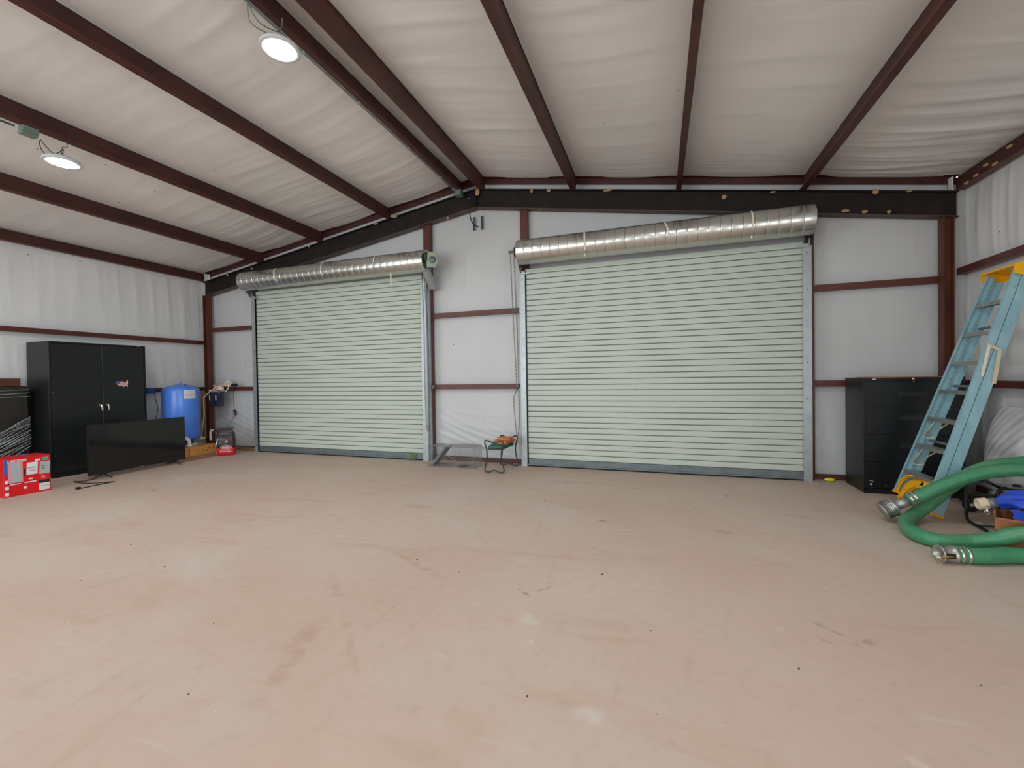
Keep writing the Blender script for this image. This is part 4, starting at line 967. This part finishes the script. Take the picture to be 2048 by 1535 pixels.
# ------------------------------------------------------------------ step ladder leaning on the right wall
XTOP = 2.95; th = math.atan((XTOP-2.27)/2.15); LL = hypot(XTOP-2.27, 2.15)
U = Vector((sin(th), 0, cos(th))); W = Vector((cos(th), 0, -sin(th))); F0 = Vector((2.27, 0, 0))
def yn(s_): return 4.62+.10*s_/LL
def yf(s_): return 5.18-.13*s_/LL
def LP(y, s_, w): return F0+U*s_+W*w+Vector((0, y, 0))
t = thing('step_ladder', (2.3, 4.9, 0), 'folded light blue fibreglass step ladder with yellow cap leaning on the right wall', 'ladder')
def rail(side_, w0, w1, s0, s1, name, inner):
    """C channel: web on the outer side, flanges turned inwards"""
    yy = yn if side_ == 'n' else yf; sg = 1 if side_ == 'n' else -1; tk = .005; fl = inner
    mb = MB()
    def slab(wa, wb, ya, yb):
        v = [LP(yy(s_)+sg*q, s_, w) for s_ in (s0, s1) for q in (ya, yb) for w in (wa, wb)]
        mb.add(v, [(0, 1, 3, 2), (4, 6, 7, 5), (0, 4, 5, 1), (2, 3, 7, 6), (0, 2, 6, 4), (1, 5, 7, 3)])
    slab(w0, w1, 0, tk); slab(w0, w0+tk, tk, fl); slab(w1-tk, w1, tk, fl)
    return mb.build(name, M_fibre, t)
for sd in ('n', 'f'):
    fr_ = rail(sd, -.135, -.082, .055, LL-.10, 'front_rail', .028)
    re_ = rail(sd, -.076, -.003, .012, LL-.13, 'rear_rail', .026)
    for (par, wa, wb, s_) in ((fr_, -.139, -.078, .05), (re_, -.08, 0, .0)):
        yy = (yn if sd == 'n' else yf)(s_); sg = 1 if sd == 'n' else -1
        v = [LP(yy+sg*q, ss, w) for ss in (s_, s_+.022) for q in (-.003, .034) for w in (wa, wb)]
        MB().add(v, [(0, 1, 3, 2), (4, 6, 7, 5), (0, 4, 5, 1), (2, 3, 7, 6), (0, 2, 6, 4), (1, 5, 7, 3)]).build('foot_pad', M_yel, par)
for k in range(7):
    s_ = .28+.268*k; c0 = LP(yn(s_)+.006, s_, -.133); c1 = LP(yf(s_)-.006, s_, -.133)
    # treads lie nearly level
    dy = c1-c0; hv = Vector((.075, 0, -.004))
    MB().prism([(0, 0), (.072, 0), (.072, .006), (.006, .006), (.006, .006), (0, .006)], c0, (1, 0, 0), (0, 0, 1), dy).prism([(0, -.026), (.004, -.026), (.004, .0), (0, .0)], c0, (1, 0, 0), (0, 0, 1), dy).prism([(.068, -.022), (.072, -.022), (.072, .0), (.068, .0)], c0, (1, 0, 0), (0, 0, 1), dy).build('step', M_alu, t)
    if k in (1, 2):
        yc = yf(s_)-.01
        b0 = LP(yc-.015, s_-.17, -.10)
        MB().tube([c0+Vector((.02, (yf(s_)-yn(s_))*.72, -.01)), b0], .005, 6).tube([c0+Vector((.06, (yf(s_)-yn(s_))*.42, -.01)), b0+Vector((.03, -.02, .0))], .005, 6).tube([b0, b0+Vector((.02, -.03, -.02)), b0+Vector((.03, -.10, .0))], .006, 6).build('step_brace', M_tanpipe, t)
# cross bars of the rear frame
for s_ in (.62, 1.16, 1.70):
    MB().tube([LP(yn(s_)+.01, s_, -.03), LP(yf(s_)-.01, s_, -.03)], .011, 8).build('rear_crossbar', M_alu, t)
# yellow knee braces at the foot of the far rail
def arc_brace(ya, yb, s0, s1, w, width=.016, thick=.03):
    P = []
    for i in range(9):
        q = i/8; s_ = s0+(s1-s0)*sin(q*pi/2); y_ = ya+(yb-ya)*(1-cos(q*pi/2)); P.append(LP(y_, s_, w))
    mb = MB(); v = []; f = []
    for i, p in enumerate(P):
        tv = (P[min(i+1, 8)]-P[max(i-1, 0)]).normalized(); nn_ = tv.cross(W).normalized()
        for a, b in ((-1, 0), (1, 0), (1, 1), (-1, 1)): v.append(p+nn_*a*width/2+W*b*thick)
    for i in range(8):
        for k in range(4): f.append((i*4+k, i*4+(k+1) % 4, (i+1)*4+(k+1) % 4, (i+1)*4+k))
    f += [(0, 1, 2, 3), (32, 35, 34, 33)]
    return mb.add(v, f, False).build('yellow_brace', M_yel, t)
arc_brace(5.165, 4.99, .07, .255, -.133); arc_brace(5.14, 4.86, .02, .25, -.10, .02, .03); arc_brace(5.06, 4.80, .01, .20, -.10, .02, .03)
v = [LP(y_, s_, w) for w in (-.100, -.096) for (y_, s_) in ((5.15, .03), (5.12, .12), (4.98, .24), (4.87, .26), (4.88, .22), (5.0, .10), (5.06, .02))]
MB().add(v, [tuple(range(6, -1, -1)), tuple(range(7, 14))]+[(i, (i+1) % 7, 7+(i+1) % 7, 7+i) for i in range(7)]).build('yellow_web', M_yel, t)
v = [LP(y_, s_, w) for w in (-.118, -.110) for (y_, s_) in ((4.66, .27), (4.82, .27), (4.80, .20), (4.66, .10))]
MB().add(v, [(3, 2, 1, 0), (4, 5, 6, 7)]+[(i, (i+1) % 4, 4+(i+1) % 4, 4+i) for i in range(4)]).build('yellow_brace', M_yel, t)
# top cap
mb = MB(); s0, s1 = LL-.115, LL-.035
pts = [(-.165, .0), (-.165, .02), (-.12, .05), (.02, .05), (.03, .0), (.02, -.01), (.02, .035), (-.115, .035), (-.155, .0)]
o0 = LP(yn(s0)-.02, s0+.02, 0)
mb.prism([(a, b) for a, b in pts], o0, W, U, Vector((0, (yf(s0)-yn(s0))+.05, 0)))
mb.build('top_cap', M_yel, t)
for yy_ in (yn(s0)-.024, yf(s0)+.018):
    v_ = [(-.145, -.055), (-.02, -.055), (.03, -.0), (.02, .045), (-.12, .045), (-.165, .015)]
    MB().prism(v_, LP(yy_, s0+.02, 0), W, U, Vector((0, .006, 0))).build('cap_cheek', M_yel, t)
MB().prism([(-.03+.03*cos(q), .012*sin(q)) for q in np.linspace(0, 6.28, 13)[:-1]], LP(4.90, s0+.054, -.05), Vector((0, 1, 0)), W, U*.001).build('cap_hole', M_paper, t)
# spreader hinge hanging on the near side
yq = yn(1.42)-.006; h0 = LP(yq, 1.50, -.135)
def strapbar(p, q, w, th_, m, nm):
    p, q = Vector(p), Vector(q); d = (q-p).normalized(); s_ = d.cross(Vector((0, 1, 0))).normalized(); mb = MB(); L = (q-p).length
    poly = [(0, -w*.6), (w*.5, -w), (L-w*.5, -w), (L, -w*.6), (L, w*.6), (L-w*.5, w), (w*.5, w), (0, w*.6)]
    mb.prism(poly, p, d, s_, Vector((0, -th_, 0))); return mb.build(nm, m, t)
strapbar(LP(yq, 1.50, -.140), LP(yq, 1.47, -.035), .011, .006, M_tanpipe, 'spreader_plate')
strapbar(LP(yq-.006, 1.49, -.128), LP(yq-.006, 1.49, -.128)+Vector((-.045, 0, -.25)), .010, .006, M_strap, 'spreader_arm')
strapbar(LP(yq-.006, 1.475, -.05), LP(yq-.006, 1.475, -.05)+Vector((-.04, 0, -.28)), .013, .006, M_tanpipe, 'spreader_arm')
for (s_, w) in ((.95, -.04), (1.7, -.03), (2.0, -.1)): MB().lathe([(.001, .001), (.007, .001), (.009, 0)], LP(yn(s_), s_, w), (0, -1, 0), 10).build('rivet', M_alu, t)

# ------------------------------------------------------------------ green suction hose
t = thing('suction_hose', (2.2, 4.1, 0), 'thick green corrugated suction hose coiled on the floor beside the ladder', 'hose')
HP = [(1.945, 4.42, .186), (2.05, 4.42, .247), (2.166, 4.42, .322), (2.284, 4.42, .386), (2.395, 4.42, .433), (2.507, 4.42, .463), (2.655, 4.40, .482), (2.80, 4.34, .47), (2.94, 4.22, .44), (3.0, 4.05, .40), (3.0, 3.83, .35), (2.88, 3.65, .30), (2.65, 3.56, .26), (2.43, 3.62, .225),
      (2.269, 3.755, .177), (2.156, 3.80, .114), (2.049, 3.855, .062), (1.883, 3.842, .053), (1.805, 3.92, .053), (1.795, 4.06, .053), (1.87, 4.28, .053), (2.0, 4.45, .065), (2.13, 4.525, .145), (2.28, 4.535, .30), (2.42, 4.545, .415), (2.56, 4.56, .478), (2.775, 4.57, .515), (2.92, 4.49, .55), (3.03, 4.25, .56), (3.06, 3.95, .53), (3.07, 3.62, .44), (3.0, 3.40, .26), (2.80, 3.36, .10), (2.55, 3.48, .053),
      (2.242, 3.675, .053), (1.961, 3.60, .053), (1.81, 3.578, .053)]
S = spline(HP, 16)
# resample evenly and put the rings of the corrugation on it
L = [0]
for a, b in zip(S[:-1], S[1:]): L.append(L[-1]+(b-a).length)
n = int(L[-1]/.0055); T = np.linspace(0, L[-1], n); A = np.array([[p.x, p.y, p.z] for p in S]); Q = np.stack([np.interp(T, L, A[:, i]) for i in range(3)], 1)
rad = [.0505+.0011*sin(i*2*pi/3.0) for i in range(n)]
MB().tube([tuple(q) for q in Q], rad, 20).build('hose_body', M_hose, t)
# strainer end
a = Vector(HP[0]); d = (Vector(HP[1])-a).normalized(); S0 = a - d*.155; tip = Vector((1.80, 4.42, .10))
d = (a-tip).normalized()
MB().lathe([(.036, 0), (.038, .0), (.038, .11), (.036, .11)], a-d*.102, d, 24).build('steel_nipple', M_alu, t)
mb = MB()
for q in (.012, .042):
    mb.lathe([(.0525, 0), (.054, 0), (.054, .018), (.0525, .018)], a+d*q, d, 28)
mb.build('hose_clamps', M_chrome, t)
so = tip - d*.035; SR = .076
st = MB().lathe([(.001, 0), (SR-.004, 0), (SR, .006), (SR, .010), (SR-.004, .012), (SR-.004, .085), (SR, .088), (SR, .094), (SR-.006, .098), (.045, .108), (.038, .112)], so, d, 40).build('strainer_basket', M_alu, t)
e1 = Vector((0, 0, 1)); e1 = (e1-d*e1.dot(d)).normalized(); e2 = d.cross(e1); mb = MB()
for i in range(7):
    for k in range(34):
        th_ = 2*pi*(k+.5*(i % 2))/34; c = so+d*(.021+i*.0095)+(e1*cos(th_)+e2*sin(th_))*(SR-.0036); nn_ = (e1*cos(th_)+e2*sin(th_)); tt = d.cross(nn_)
        v = [c+d*.0030*cos(q)+tt*.0042*sin(q) for q in (0, 1.05, 2.09, 3.14, 4.19, 5.24)]
        mb.add(v, [(0, 1, 2, 3, 4, 5)])
o = mb.build('strainer_holes', M_black, st); o['kind'] = 'stuff'
# coupling end
e = Vector(HP[-1]); d = (e-Vector(HP[-2])).normalized()
mb = MB()
for q in (.020, .060): mb.lathe([(.0525, 0), (.054, 0), (.054, .018), (.0525, .018)], e-d*(q+.018), d, 28)
mb.build('hose_clamps', M_chrome, t)
cp = MB().lathe([(.040, -.005), (.057, -.005), (.057, .008), (.050, .010), (.050, .072), (.058, .074), (.058, .082), (.044, .082), (.044, .0)], e, d, 32).build('camlock_coupling', M_alu, t)
e1 = d.cross(Vector((0, 0, 1))).normalized()   # sideways
mb = MB(); front = -e1 if (-e1).y < 0 else e1
c = e+d*.045+front*.050+up*.008
mb.prism([(-.024, -.016), (.024, -.016), (.024, .016), (-.024, .016)], c, d, up, front*.006); mb.build('cam_recess', M_blk2, cp)
MB().tube([c+front*.006-d*.012, c+front*.010+d*.02, c+front*.016+d*.062], .007, 8).build('cam_arm', M_brass, t)
rc = c+front*.016+d*.08
MB().tube([rc+d*.018*cos(q)+up*.018*sin(q) for q in np.linspace(0, 6.28, 15)[:-1]], .0022, 6, closed=True).tube([rc+d*.012*cos(q)-up*.030+up*.018*sin(q) for q in np.linspace(0, 6.28, 15)[:-1]], .0015, 6, closed=True).build('pull_ring', M_brass, t)

# ------------------------------------------------------------------ pile by the right wall
# sheeted bundle
def bundle(u, v):
    th_ = pi*u; z = v*.86
    bul = np.clip(np.sin(np.clip(v, 0, 1)*pi*.9+.25), 0, 1)**.6
    y = 5.06 - .50*np.cos(th_)*(.6+.4*bul); x = 3.115-(.015+.17*np.sin(th_)**.8*bul*(1-.45*v))
    x = x - .6*np.sin(th_)*crease(z+.9*(y-5.0)+.6*(y-5.0)**2, y, 71, 14, 17, .6, .020)
    return x, y, z+.055
o = grid('sheeted_bundle', bundle, 90, 70, M_bundle); recenter(o)
tag(o, 'crumpled white plastic sheeting bundle against the right wall behind the ladder', 'bundle')
# folding frame of black tube
t = thing('tube_frame', (2.6, 4.5, 0), 'black tubular folding cart frame standing behind the green hose', 'cart')
MB().tube(spline([(2.40, 4.587, .46), (2.402, 4.587, .33), (2.406, 4.587, .12), (2.412, 4.587, .035), (2.411, 4.56, .015), (2.405, 4.48, .012), (2.398, 4.40, .012), (2.388, 4.30, .012)], 8), .0115, 10).build('leg_tube', M_blk2, t)
MB().tube([(2.40, 4.42, .022), (2.80, 4.45, .022)], .011, 10).build('cross_tube', M_blk2, t)
MB().tube(spline([(2.70, 4.75, .14), (2.70, 4.75, .21), (2.715, 4.75, .245), (2.76, 4.75, .262), (2.90, 4.74, .262), (3.02, 4.70, .262)], 7), .014, 10).build('handle_tube', M_blk2, t)
MB().tube([(2.52, 4.86, .335), (2.66, 4.80, .30), (2.74, 4.76, .25)], .012, 8).build('diagonal_tube', M_blk2, t)
MB().box(2.58, 2.95, 4.95, 5.02, .07, .15, .01).box(2.44, 2.50, 4.56, 4.61, .45, .47).build('chassis', M_blk2, t)
MB().prism([(0, 0), (.26, 0), (.26, .16), (.02, .16)], (2.74, 4.70, .272), (1, 0, 0), (0, 1, 0), (0, 0, .006)).build('deck_plate', M_alu, t)
for (x, y) in ((2.62, 4.93), (2.93, 4.93)):
    MB().lathe([(.001, -.015), (.05, -.015), (.06, -.01), (.06, .01), (.05, .015), (.001, .015)], (x, y, .062), (0, 1, 0), 20).build('wheel', M_rubber, t)
    MB().lathe([(.001, 0), (.02, 0), (.018, .008), (.001, .01)], (x, y-.015, .062), (0, -1, 0), 12).build('hub', M_chrome, t)
MB().tube([(2.93, 4.77, .36)]+[(2.93+.03*cos(q), 4.77, .36+.012*sin(q)) for q in (0, 1)], .004, 6).lathe([(.020, 0), (.028, 0), (.028, .008), (.020, .008)], (2.84, 4.78, .28), (0, 0, 1), 18).build('ring_nut', M_blk2, t)
t = thing('red_tool', (2.84, 4.86, .15), 'red handled tool lying on the black cart frame', 'tool')
MB().prism([(0, .03), (.10, -.01), (.16, -.03), (.165, -.01), (.10, .02), (.02, .05)], (2.74, 4.80, .175), (1, 0, 0), (0, 0, 1), (0, .03, 0)).build('handle', M_redink, t)
MB().box(2.68, 2.745, 4.80, 4.83, .195, .215, .003).box(2.87, 2.91, 4.795, 4.80, .14, .16).build('jaw', M_chrome, t)
tag(recenter(MB().box(2.42, 2.50, 4.52, 4.60, .0, .003).build('paper_scrap', M_paper)), 'white paper scrap on the floor inside the black tube frame', 'paper')
# cardboard box with the blue lay-flat hose
ox = Vector((2.195, 3.895, 0)); ed = Vector((.87, -.49, 0)).normalized(); ei = Vector((.53, .85, 0)).normalized()
t = thing('cardboard_box', (2.5, 4.2, 0), 'open brown cardboard box under the blue hose, by the green hose loop', 'box')
BW, BD, BH, tk = .34, .34, .235, .004
for (o_, e_, n_, L_) in ((ox, ed, ei, BW), (ox+ei*BD, ed, ei, BW), (ox, ei, ed, BD), (ox+ed*(BW-tk), ei, ed, BD)):
    MB().prism([(0, .0), (L_, 0), (L_, BH), (0, BH)], o_, e_, up, n_*tk).build('side_panel', M_card, t)
MB().prism([(0, 0), (BW, 0), (BW, BD), (0, BD)], ox+up*.002, ed, ei, up*.004).build('bottom', M_card, t)
MB().prism([(0, 0), (BW, -.0), (BW, .10), (.02, .10)], ox+up*BH, ed, (up*.15-ei*.95).normalized()*1.0, up*.003).build('flap', M_card, t)
MB().prism([(.02, 0), (BD-.02, 0), (BD-.04, .05), (.05, .04)], ox+up*BH, ei, (up*.6-ed*.05).normalized(), ed*.003).build('flap', M_card, t)
t = thing('blue_layflat_hose', (2.5, 4.2, .2), 'crumpled blue lay-flat hose with a metal camlock end in the box', 'hose')
def blue(u, v):
    a = u*2*pi; s_ = v; w = .035+.085*np.clip(s_*2.2, 0, 1); hh = .030+.03*np.sin(s_*pi)
    cxx = 2.265+s_*.42; cyy = 4.02+.0*s_+.03*np.sin(s_*7); cz_ = .300+.035*np.sin(s_*3.0)
    fold = 1+.12*np.sin(a*3+s_*9)+.08*np.sin(a*5-s_*14)
    return cxx+.02*np.sin(a*2+s_*6), cyy+np.cos(a)*w*fold, cz_+np.sin(a)*hh*fold
o = grid('sleeve', blue, 40, 60, M_cloth)
inv = PM[t.name].inverted()
for vv in o.data.vertices: vv.co = inv @ vv.co
o.parent = t
def drape(u, v):
    return 2.31+u*.34+.01*np.sin(v*9), 3.95-.11*v+.012*np.sin(u*16+v*3)-.02*u, .270-.105*v*(1-.25*np.cos(u*7))+.008*np.sin(u*21)+.05*u*(1-v)
o = grid('draped_fold', drape, 40, 16, M_cloth)
for vv in o.data.vertices: vv.co = inv @ vv.co
o.parent = t
dm = Vector((-1, .05, -.16)).normalized()
MB().lathe([(.034, 0), (.036, 0), (.036, .05), (.034, .05)], (2.275, 4.02, .305), dm, 24).build('hose_band', M_galvd, t)
MB().lathe([(.030, .045), (.040, .05), (.043, .06), (.040, .07), (.040, .10), (.036, .105), (.030, .105), (.030, .06)], (2.275, 4.02, .305), dm, 28).build('camlock_end', M_tanpipe, t)
MB().tube([(2.205, 3.975, .29), (2.19, 3.96, .26), (2.22, 3.96, .24)], .008, 8).tube([(2.19+.014*cos(q), 3.96, .245+.014*sin(q)) for q in np.linspace(0, 6.28, 11)[:-1]], .0025, 6, closed=True).build('cam_arm', M_chrome, t)
t = thing('neon_tag', (2.36, 4.06, .10), 'neon yellow price tag in front of the cardboard box', 'tag')
MB().prism([(-.022, -.015), (.026, -.018), (.030, .006), (.008, .020), (-.014, .014)], (2.245, 3.875, .166), ed, up, -ei*.003).build('tag_card', M_yel2, t)
tag(recenter(MB().box(2.30, 2.48, 3.76, 3.84, 0, .012).box(2.30, 2.33, 3.76, 3.84, .012, .016).build('cardboard_flap', M_card)), 'flat cardboard scrap on the floor under the green hose', 'cardboard')

# ------------------------------------------------------------------ crumbs and leaves on the floor
CR = [(1.78, 5.72), (1.95, 5.74), (1.70, 5.66), (-2.36, 5.44), (-6.35, 3.05), (-3.6, 5.3), (-.35, 2.75), (.2, 1.45), (-1.6, 2.6), (-4.6, 3.4), (-3.2, 2.0), (-2.2, 1.6), (.9, 2.9), (.95, 1.5), (.75, 1.0), (1.2, 2.2), (-.2, 1.15), (-.5, 1.6), (-.9, 3.1), (-1.1, 4.2), (.3, 4.4), (-.1, 4.9), (-2.9, 3.2), (-4.1, 2.6), (-3.5, 1.7), (1.5, 3.3), (.65, 4.9), (-5.2, 4.4), (-4.0, 4.7), (-1.8, 1.2), (.55, 2.1), (-.05, 2.2), (-3.9, 2.2), (-5.6, 3.4)]
for k, (x, y) in enumerate(CR):
    a = random.uniform(0, 3.1); L_ = random.uniform(.003, .009)*(.6 if y < 2 else 1); w_ = L_*random.uniform(.3, .8)
    mb = MB().lathe([(.001, .005), (1, .003), (1.1, 0)], (0, 0, 0), (0, 0, 1), 7)
    mb.v = [(x+p[0]*L_*cos(a)-p[1]*w_*sin(a), y+p[0]*L_*sin(a)+p[1]*w_*cos(a), p[2]*1.0+.0005) for p in mb.v]
    tag(recenter(mb.build('floor_crumb', M_debris)), 'tiny dark crumb or leaf bit on the bare floor', 'debris', 'crumbs scattered over the floor')
